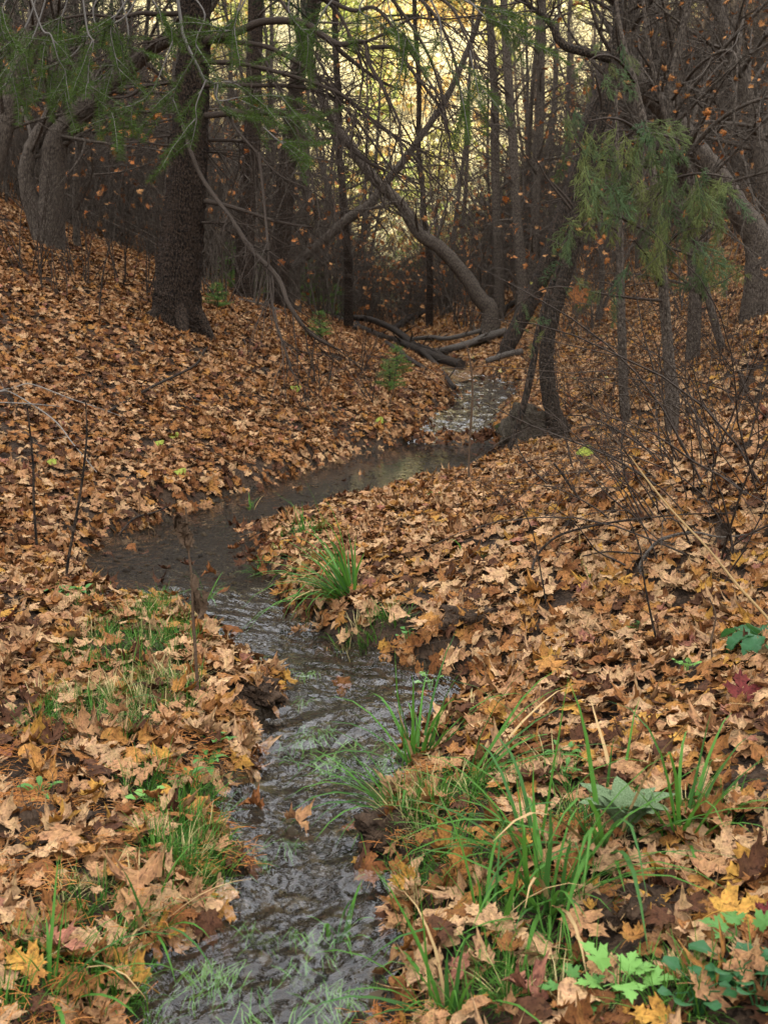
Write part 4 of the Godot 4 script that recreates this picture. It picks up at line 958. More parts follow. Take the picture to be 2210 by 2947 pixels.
func logs_and_stones() -> void:
	var o := {wig = .12, up = .03, ang = 1.0, kids = 2, ratio = .5}
	for d in [{n = "fallen_log", l = "main dark log sloping down the left bank into the stream", m = "char", tw = 7, s = [-1.03, 0.809, -26.262, 0.067, -0.467, 0.65, -24.177, 0.067, -0.065, 0.533, -22.638, 0.067, 0.281, 0.429, -22.642, 0.071, 0.623, 0.357, -20.692, 0.069, 0.854, 0.307, -19.275, 0.068, 1.124, 0.27, -18.122, 0.068]},
		{n = "fallen_log", l = "upper slim dark log lying above the main log", m = "char", tw = 8, s = [-1.762, 1.034, -27.648, 0.054, -1.248, 0.916, -27.013, 0.058, -0.743, 0.826, -25.928, 0.059, -0.304, 0.803, -24.842, 0.061, 0.099, 0.673, -23.757, 0.062, 0.361, 0.53, -22.672, 0.063, 0.586, 0.371, -21.137, 0.062]},
		{n = "fallen_log", l = "dark branch stub dipping from the log jam into the water", m = "char", tw = 2, s = [0.587, 0.374, -21.158, 0.046, 0.667, 0.336, -19.815, 0.041, 0.778, 0.249, -18.022, 0.035, 0.752, 0.282, -13.644, 0.025, 0.787, 0.241, -13.985, 0.025]},
		{n = "fallen_log", l = "thin dark branch lying across the main log", m = "char", tw = 4, s = [0.281, 0.499, -25.009, 0.039, 0.522, 0.449, -21.573, 0.03, 0.812, 0.395, -19.948, 0.024, 0.995, 0.3, -19.368, 0.019]},
		{n = "fallen_log", l = "dark branch reaching from the log jam down to the riffle", m = "char", tw = 3, s = [0.108, 0.382, -25.878, 0.041, 0.24, 0.443, -19.313, 0.028, 0.338, 0.434, -16.317, 0.021, 0.518, 0.355, -15.349, 0.018]},
		{n = "fallen_log", l = "dark crooked branch sticking up from the log jam", m = "char", tw = 4, s = [0.678, 0.328, -20.89, 0.029, 0.795, 0.407, -20.128, 0.024, 0.898, 0.328, -19.263, 0.019, 1.091, 0.246, -18.659, 0.015]},
		{n = "fallen_log", l = "short log lying under the main log at the stream edge", m = "char", tw = 0, s = [0.037, 0.505, -20.265, 0.044, 0.3, 0.456, -16.363, 0.032, 0.515, 0.351, -15.815, 0.028]},
		{n = "fallen_log", l = "pale grey log leaning from the right bank onto the log jam", m = "pale", tw = 3, s = [0.758, 0.327, -20.372, 0.052, 1.05, 0.445, -19.568, 0.054, 1.332, 0.512, -19.672, 0.058, 1.624, 0.611, -19.86, 0.062, 1.947, 0.684, -20.199, 0.068]},
		{n = "fallen_log", l = "pale thin crooked log behind the jam", m = "pale", tw = 5, s = [0.472, 0.47, -22.862, 0.036, 0.842, 0.539, -22.007, 0.037, 1.053, 0.546, -21.046, 0.037, 1.481, 0.652, -20.82, 0.039, 1.727, 0.717, -21.148, 0.042]},
		{n = "fallen_log", l = "short dark log sloping on the far bank behind the jam", m = "char", tw = 0, s = [0.211, 0.54, -27.359, 0.075, 0.612, 0.751, -29.753, 0.076, 1.046, 0.846, -31.247, 0.074]},
		{n = "fallen_log", l = "broken upright stub standing out of the log jam", m = "char", tw = 0, s = [-0.539, 0.648, -22.993, 0.054, -0.567, 0.683, -26.191, 0.054, -0.635, 0.737, -33.971, 0.06]},
		{n = "fallen_log", l = "grey log lying at the foot of the charred trunk", m = "pale", tw = 0, s = [1.413, 0.365, -17.224, 0.037, 1.699, 0.456, -17.255, 0.041, 1.92, 0.499, -17.24, 0.044]},
		{n = "fallen_log", l = "dark log on the far slope right of the curved maple", m = "char", tw = 2, s = [1.992, 0.88, -21.902, 0.052, 2.259, 1.074, -22.823, 0.049, 2.587, 1.229, -23.403, 0.046]},
		{n = "fallen_log", l = "flat grey log on the slope beside the green fir seedlings", m = "pale", tw = 0, s = [-3.22, 1.565, -22.344, 0.031, -2.906, 1.446, -22.57, 0.031, -2.601, 1.333, -23.789, 0.028]},
		{n = "fallen_log", l = "dark stick behind the slope crest near the green seedlings", m = "dark", tw = 2, s = [-2.026, 1.201, -17.285, 0.027, -1.785, 1.135, -17.924, 0.032, -1.516, 1.018, -18.854, 0.03]}] + [{n = "fallen_branch", l = "long dark thin branch lying across the left leaf slope", m = "char", tw = 4, tl = 0.2, s = [-1.948, 0.408, -7.981, 0.01, -1.888, 0.48, -8.696, 0.011, -1.796, 0.559, -9.625, 0.011, -1.596, 0.674, -10.463, 0.01, -1.643, 0.761, -11.409, 0.009, -1.643, 0.829, -12.108, 0.005]},
		{n = "bare_twig", l = "upper white bare twig arching at the left edge", m = "white", tw = 6, tl = 0.15, s = [-2.503, 0.642, -7.975, 0.004, -2.483, 0.647, -8.366, 0.004, -2.409, 0.656, -8.495, 0.004, -2.132, 0.57, -8.385, 0.004, -1.96, 0.502, -8.444, 0.003, -1.806, 0.431, -8.526, 0.002]},
		{n = "bare_twig", l = "straight white twig at the left edge below the arching one", m = "white", tw = 2, tl = 0.1, s = [-2.467, 0.587, -7.848, 0.004, -2.29, 0.57, -7.949, 0.004, -2.135, 0.534, -8.147, 0.002]},
		{n = "bare_twig", l = "white twig running down the left slope", m = "white", tw = 6, tl = 0.15, s = [-2.479, 0.644, -7.993, 0.004, -2.429, 0.621, -8.126, 0.004, -2.105, 0.481, -7.85, 0.004, -1.906, 0.353, -7.558, 0.003, -1.689, 0.23, -7.209, 0.002]},
		{n = "fallen_branch", l = "short rotten dark log half under leaves on the left slope", m = "char", tw = 0, tl = 0.2, s = [-2.208, 0.421, -7.552, 0.017, -2.093, 0.36, -7.462, 0.02, -1.95, 0.288, -7.299, 0.015]},
		{n = "fallen_branch", l = "thin dark branch in the leaves below the fir", m = "char", tw = 4, tl = 0.2, s = [-1.522, 0.866, -13.261, 0.01, -1.168, 0.61, -11.634, 0.009, -0.801, 0.42, -11.313, 0.008, -0.521, 0.299, -10.734, 0.006]},
		{n = "fallen_branch", l = "dark branch among leaves in the middle of the left slope", m = "char", tw = 4, tl = 0.2, s = [-1.604, 0.478, -9.988, 0.009, -1.392, 0.389, -9.794, 0.011, -1.095, 0.242, -9.411, 0.009]},
		{n = "fallen_branch", l = "grey arching branch over the right leaf bank", m = "char", tw = 9, tl = 0.2, s = [0.54, 0.183, -4.397, 0.005, 0.579, 0.247, -4.658, 0.005, 0.664, 0.328, -4.706, 0.005, 0.799, 0.382, -4.665, 0.005, 0.957, 0.425, -4.576, 0.004, 1.118, 0.451, -4.527, 0.003, 1.281, 0.473, -4.431, 0.002]},
		{n = "fallen_branch", l = "lower pale grey branch bent over the right leaf bank", m = "pale", tw = 8, tl = 0.2, s = [0.921, 0.264, -4.319, 0.005, 0.917, 0.302, -4.332, 0.006, 0.946, 0.352, -4.337, 0.006, 0.998, 0.391, -4.354, 0.007, 1.097, 0.421, -4.328, 0.005, 1.195, 0.412, -4.286, 0.003, 1.318, 0.433, -4.266, 0.002]},
		{n = "fallen_branch", l = "thin level twig left of the bent grey branch", m = "char", tw = 3, tl = 0.2, s = [0.736, 0.299, -4.492, 0.003, 0.81, 0.324, -4.453, 0.003, 0.875, 0.333, -4.396, 0.004, 0.936, 0.334, -4.365, 0.003]},
		{n = "fallen_branch", l = "dark twig standing out of leaves at the left water edge", m = "char", tw = 3, tl = 0.1, s = [-1.424, -0.015, -6.496, 0.005, -1.369, 0.05, -6.669, 0.006, -1.313, 0.038, -6.915, 0.006, -1.264, 0.036, -7.132, 0.004]},
		{n = "fallen_branch", l = "dark short branch at the lower left bank edge", m = "char", tw = 0, tl = 0.2, s = [-1.375, 0.099, -4.291, 0.011, -1.362, 0.104, -4.371, 0.011, -1.343, 0.107, -4.412, 0.009]},
		{n = "fallen_branch", l = "dead stick lying in the grass of the left bank", m = "char", tw = 0, tl = 0.2, s = [-0.844, 0.071, -3.611, 0.003, -0.782, 0.07, -3.65, 0.003, -0.736, 0.068, -3.692, 0.003]}] + [{n = "dead_stalk", l = "dry brown stalk with withered hanging leaves on the left bank", m = "brown", tw = 0, tl = 0.1, s = [-0.569, 0.038, -3.631, 0.005, -0.572, 0.167, -3.631, 0.005, -0.577, 0.298, -3.631, 0.005, -0.577, 0.398, -3.631, 0.004, -0.585, 0.498, -3.631, 0.003, -0.588, 0.583, -3.631, 0.003, -0.59, 0.632, -3.631, 0.002]},
		{n = "bare_sapling", l = "bare thin sapling stem in leaves at the far left", m = "char", tw = 4, tl = 0.15, s = [-1.592, 0.075, -5.568, 0.007, -1.595, 0.183, -5.568, 0.006, -1.597, 0.334, -5.568, 0.006, -1.592, 0.504, -5.568, 0.005, -1.605, 0.757, -5.568, 0.003]},
		{n = "bare_sapling", l = "bare dark stem at the left water edge", m = "char", tw = 5, tl = 0.15, s = [-1.324, 0.07, -5.013, 0.007, -1.303, 0.192, -5.013, 0.006, -1.268, 0.348, -5.013, 0.006, -1.236, 0.502, -5.013, 0.005, -1.209, 0.693, -5.013, 0.004, -1.209, 0.844, -5.013, 0.002]},
		{n = "dry_stalk", l = "pale slender stalk standing in front of the pool", m = "brown", tw = 1, tl = 0.08, s = [0.569, 0.02, -8.243, 0.008, 0.573, 0.271, -8.243, 0.008, 0.588, 0.582, -8.243, 0.008, 0.579, 0.766, -8.243, 0.006, 0.546, 0.933, -8.243, 0.005]},
		{n = "dry_stalk", l = "tan dry grass stalk arching across the right bank", m = "straw", tw = 0, tl = 0.1, s = [1.135, 0.274, -3.362, 0.004, 1.077, 0.357, -3.362, 0.004, 0.982, 0.459, -3.362, 0.004, 0.899, 0.559, -3.362, 0.003, 0.798, 0.663, -3.362, 0.003, 0.726, 0.748, -3.362, 0.003, 0.673, 0.819, -3.362, 0.001]},
		{n = "bare_sapling", l = "thin leaning stem in the leaf slope below the fir", m = "char", tw = 3, tl = 0.2, s = [-2.521, 1.048, -11.083, 0.008, -2.478, 1.411, -11.083, 0.008, -2.392, 1.73, -11.083, 0.006]},
		{n = "bare_sapling", l = "dark twig poking from leaves below the leaning stick", m = "char", tw = 1, tl = 0.1, s = [0.842, 0.374, -5.086, 0.004, 0.761, 0.491, -5.086, 0.006, 0.741, 0.521, -5.086, 0.006, 0.702, 0.569, -5.086, 0.004]},
		{n = "bare_sapling", l = "curved blackish stem on the right bank near the mud clump", m = "char", tw = 2, tl = 0.1, s = [0.579, 0.16, -4.286, 0.003, 0.56, 0.262, -4.286, 0.003, 0.524, 0.429, -4.286, 0.002, 0.473, 0.537, -4.286, 0.002]},
		{n = "bare_sapling", l = "brown bent stem at the far right of the leaf bank", m = "brown", tw = 1, tl = 0.1, s = [0.929, 0.213, -3.362, 0.003, 0.919, 0.288, -3.362, 0.003, 0.928, 0.368, -3.362, 0.003, 0.906, 0.422, -3.362, 0.002]},
		{n = "bare_sapling", l = "thin dark stem rising on right leaf bank by the bent branch", m = "char", tw = 4, tl = 0.2, s = [0.876, 0.14, -3.826, 0.004, 0.85, 0.247, -3.826, 0.004, 0.823, 0.368, -3.826, 0.003, 0.805, 0.473, -3.826, 0.003, 0.741, 0.621, -3.826, 0.001]}]:
		var a: Array = d.s
		var base := Vector3(a[0], a[1], a[2])
		var root := thing(d.n, base, d.l, {fallen_log = "log", fallen_branch = "branch", bare_twig = "twig", dead_stalk = "stalk", dry_stalk = "stalk", bare_sapling = "sapling"}[d.n])
		var pr := pts_of(a, base)
		if d.n.ends_with("sapling") or d.n.ends_with("stalk"):
			pr[0].insert(0, pr[0][0] + Vector3(0, -.05, 0)); pr[1].insert(0, pr[1][0])
		var sm := smooth(pr[0], pr[1], 6)
		var s := Shape.new()
		var thick: bool = pr[1][0] > .012
		s.tube(sm[0], sm[1], 12 if thick else 6, .14 if thick else .05, fn, true)
		part("stem", s.done(), M[d.m], root)
		var q: PackedVector3Array = sm[0]
		if d.tw > 0:
			for k in d.tw:
				s = Shape.new()
				var j := rng.randi_range(2, q.size() - 2)
				var t := (q[j + 1] - q[j]).normalized()
				grow(s, q[j], t.rotated(t.cross(rdir()).normalized(), 1.0) + Vector3(0, .3, 0), (d.tl if d.has("tl") else .28) * rng.randf_range(.5, 1.3), maxf(sm[1][j] * .4, .0012), 1, o)
				part("twig", s.done(), M[d.m], root)
		if d.n == "dead_stalk":
			var lo := long_outline(.20, .1)
			for k in 15:
				var low := k >= 8
				var lf := leaf(lo, 1.6, rng.randf_range(-.6, .6), .5, rng.randf_range(-.8, .8), .3, 60 + k, false)
				var e := part("withered_leaf", lf, M.brown, root)
				var top: Vector3 = q[int(q.size() * (.60 if low else .93))]
				e.transform = Transform3D((Basis(Vector3.UP, rng.randf() * TAU) * Basis(Vector3.RIGHT, -1.45 + rng.randfn() * .25)).scaled(Vector3.ONE * rng.randf_range(.05, .085)), top + Vector3((.018 if low else -.012) + rng.randfn() * .008, -.02 - rng.randf() * (.075 if low else .07), rng.randfn() * .008))
	var R: Array = [1.174, 0.065, -10.38, 0.408, 0.241]
	var rock := thing("boulder", Vector3(R[0], R[1], R[2]), "brown boulder with mossy flank at the right edge of the stream", "boulder")
	var e := part("stone", blob(Vector3(R[3] * .45, R[4] * .8, R[3] * .36), 5, .5, 34), M.rock, rock, Vector3(0, R[4] * .25, 0))
	e.rotation = Vector3(.1, .5, -.12)
	R = [1.067, 0.016, -11.099, 0.187, 0.104]
	rock = thing("boulder", Vector3(R[0], R[1], R[2]), "small green mossy stone tucked against the brown boulder", "boulder")
	part("stone", blob(Vector3(R[3] * .5, R[4] * .8, R[3] * .4), 8, .3, 16), M.mossrock, rock, Vector3(0, R[4] * .2, 0))
	for m in [[1.524, 0.461, -19.963, 0.25, 0.08],
		[0.991, 0.481, -22.152, 0.2, 0.06]]:
		rock = thing("mossy_rock", Vector3(m[0], m[1], m[2]), "mossy rock below the pale log on the far right bank" if m == [[1.524, 0.461, -19.963, 0.25, 0.08],
		[0.991, 0.481, -22.152, 0.2, 0.06]][0] else "mossy rock behind the log jam", "rock")
		part("stone", blob(Vector3(m[3], m[4], m[3] * .6), int(m[0] * 50), .35, 16), M.mossrock, rock)
	var words := ["dark mud clump with roots in the right leaf bank", "black soil clump in leaves at the lower right", "dark bank lump at the right water edge under the sedge", "dark clump of roots at the left water edge", "small dark soil lump near the lower right grass", "dark soil mound on the lower left bank", "dark hollow of soil in the right leaf bank", "small dark mound on the leafy spit"]
	var k := 0
	for m in [[0.315, 0.103, -4.275, 0.1, 0.05],
		[0.516, 0.105, -2.168, 0.07, 0.04],
		[0.012, -0.014, -2.778, 0.07, 0.05],
		[-0.398, -0.002, -3.785, 0.07, 0.04],
		[0.413, 0.086, -2.178, 0.05, 0.03],
		[-0.793, 0.035, -2.695, 0.11, 0.04],
		[0.445, 0.098, -3.244, 0.06, 0.03],
		[-0.073, 0.006, -6.492, 0.05, 0.03]]:
		rock = thing("soil_clump", Vector3(m[0], m[1], m[2]), words[k], "soil")
		part("clod", blob(Vector3(m[3], m[4], m[3] * .75), 20 + k, .7, 14), M.soil, rock)
		var s := Shape.new()
		for j in 16:
			var a := rdir()
			a.y = absf(a.y)
			grow(s, Vector3(a.x * m[3], a.y * m[4], a.z * m[3] * .75) * .8, a + Vector3(0, -.3, 0), m[3] * .9, .0012, 1, {wig = .3, up = -.05, ang = 1.0, kids = 2, ratio = .6})
		part("rootlets", s.done(), M.brown, rock)
		k += 1
	k = 0
	var where := ["under the riffle left of the sedge", "under the smooth hump in the near stream", "by the left bank of the near stream", "below the riffle in mid stream", "near the left bank by the five-fingered leaves", "at the right bank under the near sedge", "in the middle of the riffle", "beside the left grass", "at the bottom of the picture", "above the yellow riffle stone", "at the bottom right of the stream", "under the right sedge clump"]
	for m in [[-0.216, -0.071, -3.218, 0.06],
		[-0.195, -0.084, -2.559, 0.067],
		[-0.252, -0.087, -2.404, 0.054],
		[-0.141, -0.081, -2.71, 0.061],
		[-0.366, -0.066, -3.452, 0.065],
		[0.001, -0.082, -2.665, 0.04],
		[-0.104, -0.077, -2.905, 0.065],
		[-0.319, -0.084, -2.559, 0.048],
		[-0.164, -0.09, -2.249, 0.051],
		[-0.331, -0.062, -3.68, 0.055],
		[-0.026, -0.091, -2.201, 0.041],
		[-0.093, -0.067, -3.382, 0.063]]:
		rock = thing("stone", Vector3(m[0], m[1], m[2]), "water-worn stone " + where[k], "stone", "stones in the creek bed")
		part("body", blob(Vector3(m[3] * .5, m[3] * .2, m[3] * .4), 40 + k, .25, 12), M.mossrock if k % 3 == 2 else M.rock, rock)
		k += 1
	# pebbles of the bed
	var peb := [blob(Vector3(.5, .3, .4), 70, .3, 6), blob(Vector3(.4, .25, .5), 71, .4, 6)]
	var sp := [[], []]
	var co := [[], []]
	for j in 2600:
		var z := -1.6 - pow(rng.randf(), 1.4) * 13.0
		var x := rng.randf_range(edge_l(z) - .02, edge_r(z) + .02)
		sp[j % 2].append(Transform3D(Basis(rdir(), rng.randf() * TAU).scaled(Vector3.ONE * rng.randf_range(.012, .05)), Vector3(x, h(x, z), z)))
		co[j % 2].append(Color(.010, .008, .006).lerp(Color(.05, .036, .02), pow(rng.randf(), 1.5)))
	var g := tag(Node3D.new(), "brown pebbles lying on the creek bed", "gravel", "", "stuff")
	g.name = "gravel"
	add_child(g)
	for j in 2: many("pebbles", peb[j], M.pine, sp[j], co[j], g)

func shrubs() -> void:
	var o := {wig = .22, up = -.035, ang = 1.0, kids = 3, ratio = .6}
	for d in [[2.715, 0.298, -9.907, 1.3, 16, "tangled bramble of dark twigs right of the thin sapling"],
		[1.513, 0.578, -4.88, 1.2, 16, "bramble at the right edge level with the boulder"],
		[2.49, 0.408, -10.388, 1.2, 14, "bramble with pale green leaves beside the thin sapling"],
		[3.015, 0.672, -10.505, 1.4, 16, "tall bramble below the right juniper sprays"],
		[2.817, 0.592, -12.814, 1.2, 12, "bramble behind the thin sapling"],
		[1.325, 0.317, -4.188, 0.9, 13, "low bramble at the right edge above the tan stalk"],
		[1.925, 0.303, -11.163, 0.9, 12, "bramble at the foot of the slim lichen tree"],
		[1.237, 0.486, -4.869, 0.9, 14, "bramble arching above the right leaf bank"],
		[2.075, 0.104, -9.656, 0.8, 11, "small bramble in front of the thin sapling"],
		[3.149, 0.428, -10.133, 1.3, 14, "bramble highest on the right edge"],
		[1.299, 0.426, -4.485, 0.8, 12, "bramble above the tan arching stalk"],
		[1.273, 0.341, -6.601, 0.7, 9, "low twigs spreading between the sapling and the pool"],
		[1.084, 0.373, -4.58, 0.6, 9, "thin low bramble on the leaf bank by the bent branch"],
		[1.402, 0.57, -5.082, 0.9, 12, "bramble below the juniper at right"],
		[2.364, 0.378, -15.849, 0.8, 8, "sparse twigs behind the slim lichen tree"]]:
		var base := Vector3(d[0], d[1], d[2])
		var root := thing("bramble", base, d[5], "bush", "brambles on the right slope")
		var tips := []
		part("stems", bush(d[3] * 1.15, int(d[4] * 1.2), 1.7, 2, o, .0048, tips), M.twig, root)
		var where := []
		var cols := []
		for t in tips:
			if rng.randf() < .05:
				where.append(Transform3D(Basis(rdir(), rng.randf() * TAU).scaled(Vector3.ONE * rng.randf_range(.025, .05)), t[0]))
				cols.append(Color(.30, .33, .08).lerp(Color(.42, .36, .14), rng.randf()))
		if where.size() > 8: many("leaves", LV[1], M.leaf, where, cols, root)
	o = {wig = .13, up = .02, ang = .75, kids = 3, ratio = .5}
	for d in [[-3.1, 1.389, -12.763, 1.6, 10, "bare shrub rooted on the slope left of the fir"],
		[-3.453, 1.471, -12.203, 1.5, 9, "bare shrub at the left edge of the slope crest"],
		[-2.839, 1.399, -13.657, 1.5, 9, "bare shrub close left of the fir trunk"],
		[-3.002, 1.25, -11.467, 1.3, 7, "thin bare shrub in front of the left maples"],
		[-2.551, 1.25, -13.312, 1.2, 6, "thin bare shrub touching the fir trunk"],
		[-2.196, 1.17, -22.066, 1.2, 7, "bare shrub right of the fir trunk"],
		[-0.295, 0.47, -13.28, 0.7, 5, "sparse bare shrub on the left bank above the pool"],
		[-0.605, 0.395, -11.612, 0.7, 5, "sparse bare shrub in the middle of the left slope"],
		[-0.041, 0.229, -11.529, 0.6, 5, "sparse bare shrub at the left water edge"]]:
		var root := thing("bare_shrub", Vector3(d[0], d[1], d[2]), d[5], "bush", "bare shrubs on the left slope")
		part("stems", bush(d[3], d[4], .55, 2, o, .008), M.twig, root)
	for d in [[-2.515, 1.31, -20.7, 0.8, "small green fir seedling behind the big fir"],
		[-2.196, 1.17, -22.066, 0.85, "small green fir seedling between the two grey firs"],
		[-1.607, 0.942, -26.428, 1.25, "largest green fir seedling behind the slope crest"],
		[-1.021, 0.749, -26.401, 0.75, "small green fir seedling at the head of the logs"],
		[-1.901, 1.062, -23.443, 0.8, "green fir seedling furthest behind the logs"],
		[0.049, 0.289, -12.429, 0.3, "green juniper seedling on the left bank in front of the logs"],
		[-0.785, 0.724, -15.151, 0.35, "green juniper seedling below the head of the logs"],
		[0.131, 0.365, -13.757, 0.35, "low juniper seedling near the stream edge"],
		[-1.918, 1.103, -14.437, 0.3, "tiny green seedling right of the fir root"],
		[0.727, 0.853, -38.968, 0.6, "green seedling on the far bank by the shrubs"]]:
		var root := thing("fir_seedling", Vector3(d[0], d[1], d[2]), d[4], "seedling", "young conifers behind the slope")
		var s := Shape.new()
		var nd := Shape.new()
		var hh: float = d[3]
		s.tube(PackedVector3Array([Vector3(0, -.05, 0), Vector3(.01, hh * .5, 0), Vector3(0, hh, .01)]), PackedFloat32Array([.009, .006, .002]), 5)
		for k in int(34 + hh * 55):
			var y := rng.randf_range(.08, 1.0)
			var a := rng.randf() * TAU
			var l := hh * .55 * (1.05 - y) + .05
			var p := PackedVector3Array([Vector3(0, hh * y, 0)])
			var dd := Vector3(cos(a), .25, sin(a)).normalized()
			for m in 4:
				dd = (dd + rdir() * .1 + Vector3(0, -.03, 0)).normalized()
				p.append(p[m] + dd * l / 4)
			s.tube(p, PackedFloat32Array([.003, .0025, .002, .0015, .001]), 3)
			needles(nd, p, .1, .034, .006)
		part("trunk", s.done(), M.twig, root)
		part("needles", nd.done(), M.seedling, root)

func plants() -> void:
	# sedge clumps, blade by blade
	for d in [[-0.135, 0.078, -4.717, 70, 0.46, -0.55, 0.2, "big sedge clump bending left over the stream"],
		[-0.422, 0.012, -6.335, 30, 0.2, -0.1, 0.1, "short upright grass clump on the leafy spit"],
		[0.097, -0.03, -3.263, 40, 0.36, 0.05, 0.1, "upright sedge clump at the right water edge"],
		[0.036, -0.031, -2.965, 32, 0.3, -0.5, 0.2, "sedge clump drooping left into the water"],
		[0.461, 0.101, -2.457, 22, 0.5, -0.1, 0.35, "long sedge blades arching over the mullein"],
		[0.636, 0.132, -2.456, 26, 0.32, 0.2, 0.1, "sedge clump right of the mullein"],
		[0.324, 0.066, -2.261, 34, 0.38, 0, 0.25, "upright sedge clump in front of the mullein"],
		[0.307, 0.072, -2.474, 24, 0.36, -0.5, 0.2, "sedge clump leaning left of the mullein"],
		[-0.597, -0.04, -5.771, 14, 0.13, -0.5, 0.2, "small grass clump on the right bank opposite the stalk"],
		[-0.834, -0.04, -7.572, 9, 0.11, -0.2, 0.1, "thin grass clump at the tip of the leafy spit"],
		[-0.771, -0.04, -5.267, 13, 0.15, 0.3, -0.1, "grass clump at the left bank corner"],
		[-0.094, -0.091, -2.45, 13, 0.13, 0.1, 0.3, "bright green grass clump standing in the stream"],
		[-0.609, -0.002, -2.077, 15, 0.27, 0.1, 0.15, "tall grass clump in the bottom left corner"],
		[-0.48, -0.029, -2.383, 12, 0.22, 0.2, 0.2, "grass clump on the lower left bank among pine needles"],
		[0.196, 0.048, -2.204, 18, 0.28, 0, 0.3, "grass clump on the lower right bank edge"],
		[0.205, 0.066, -2.867, 18, 0.42, 0.7, 0, "sedge clump leaning right over the leaves"],
		[-0.839, 0.049, -3.461, 10, 0.2, 0, 0, "thin upright grass clump on the left leaf bank"],
		[-0.333, 0.008, -6.757, 10, 0.1, 0.1, 0, "small grass clump right of the leafy spit"],
		[0.107, 0.007, -2.004, 20, 0.28, -0.2, 0.2, "grass clump at the bottom edge right of the stream"],
		[-0.257, -0.071, -3.426, 8, 0.08, -0.2, 0.5, "small green water grass in the middle of the stream"],
		[0.342, 0.185, -4.955, 7, 0.16, 0.6, 0, "long sedge blades lying right of the big clump"],
		[0.531, 0.121, -2.68, 3, 0.24, 0, 0, "single tall green blades rising behind the mullein"]]:
		var base := Vector3(d[0], d[1], d[2])
		var root := thing("sedge_clump", base, d[7], "grass clump", "sedge and grass clumps along the creek")
		for k in d[3]:
			var a := rng.randf() * TAU
			var foot := Vector3(cos(a), 0, sin(a)) * rng.randf() * .035
			var dir := Vector3(d[5] + cos(a) * .85 * rng.randf(), rng.randf_range(.45, 1.1), d[6] + sin(a) * .85 * rng.randf())
			var sh := blade(foot + Vector3(0, -.02, 0), dir, d[4] * rng.randf_range(.55, 1.2), rng.randf_range(.0028, .005) * (1.0 + maxf(0.0, d[4] - .3) * 2.5), rng.randf_range(.12, .55))
			part("blade", sh.done(), [M.blade, M.blade_dark, M.blade, M.straw][3 if rng.randf() < .07 else k % 3], root)
	# finer grass, which nobody could count
	var tufts := []
	for k in 5:
		var s := Shape.new()
		for j in 13:
			var a := rng.randf() * TAU
			blade_to(s, Vector3(cos(a), 0, sin(a)) * rng.randf() * .03 + Vector3(0, -.01, 0), Vector3(cos(a) * rng.randf(), rng.randf_range(.4, 1.1), sin(a) * rng.randf()), rng.randf_range(.05, .13), rng.randf_range(.0009, .0019), rng.randf_range(.1, .4), 5)
		tufts.append(s.done())
	var where := [[], [], [], [], []]
	var cols := [[], [], [], [], []]
	for g in [[-0.852, -4.151, 0.248, 0.412, 520, 0.12],
		[-0.876, -4.545, 0.051, 0.195, 190, 0.1],
		[-0.805, -3.428, 0.25, 0.206, 330, 0.4],
		[-0.71, -3.643, 0.153, 0.173, 240, 0.35],
		[-0.45, -2.624, 0.081, 0.173, 300, 0.1],
		[-0.465, -2.933, 0.047, 0.199, 60, 0.1],
		[-0.598, -2.361, 0.131, 0.087, 90, 0.2],
		[-0.575, -2.968, 0.116, 0.133, 70, 0.2],
		[-0.647, -2.091, 0.083, 0.131, 110, 0.05],
		[-0.497, -2.138, 0.078, 0.073, 80, 0.1],
		[-0.067, -4.391, 0.199, 0.052, 130, 0.15],
		[0.19, -2.809, 0.169, 0.157, 150, 0.2],
		[0.129, -2.476, 0.095, 0.135, 110, 0.2],
		[0.293, -2.273, 0.128, 0.159, 90, 0.2],
		[0.221, -2.002, 0.17, 0.097, 130, 0.15],
		[0.483, -1.908, 0.153, 0.069, 80, 0.15],
		[-0.443, -6.468, 0.147, 0.242, 50, 0.1],
		[0.439, -2.559, 0.139, 0.108, 100, 0.1],
		[0.056, -2.796, 0.075, 0.187, 90, 0.15],
		[-0.6, -5.805, 0.123, 0.168, 30, 0.1],
		[0.274, -3.326, 0.05, 0.111, 20, 0.3],
		[0.441, -2.785, 0.061, 0.08, 30, 0.1],
		[0.809, -4.493, 0.126, 0.2, 15, 0.3],
		[-1.189, -4.613, 0.125, 0.231, 30, 0.2],
		[0.658, -2.465, 0.077, 0.05, 60, 0.1],
		[-0.205, -4.876, 0.132, 0.19, 40, 0.1]]:
		for k in int(g[4] * .32):
			var a := rng.randf() * TAU
			var q := sqrt(rng.randf())
			var x: float = g[0] + cos(a) * q * g[2]
			var z: float = g[1] + sin(a) * q * g[3]
			if x > edge_l(z) + .03 and x < edge_r(z) - .03: continue
			var e := rng.randi() % 5
			where[e].append(Transform3D(Basis(Vector3.UP, rng.randf() * TAU).scaled(Vector3.ONE * rng.randf_range(.5, 1.05)), Vector3(x, h(x, z), z)))
			cols[e].append(Color(.28, .22, .09).lerp(Color(.38, .30, .14), rng.randf()) if rng.randf() < g[5] else Color(.024, .075, .010).lerp(Color(.06, .135, .018), rng.randf()))
	var root := tag(Node3D.new(), "thin green and straw coloured grass along both creek banks", "grass", "", "stuff")
	root.name = "grass"
	add_child(root)
	for e in 5: many("tufts", tufts[e], M.grass, where[e], cols[e], root)
	# green strands swaying in the current
	var st := []
	for k in 3:
		var s := Shape.new()
		for j in 9:
			var p := PackedVector3Array([Vector3(rng.randfn() * .02, -.03, rng.randfn() * .02)])
			var d := Vector3(rng.randfn() * .25, .22, 1.0)
			for m in 7:
				d = (d + Vector3(rng.randfn() * .16, -.085, 0)).normalized()
				p.append(p[m] + d * .012)
			s.ribbon(p, PackedFloat32Array([.0008, .001, .001, .001, .0009, .0008, .0006, .0003]), Vector3.RIGHT)
		st.append(s.done())
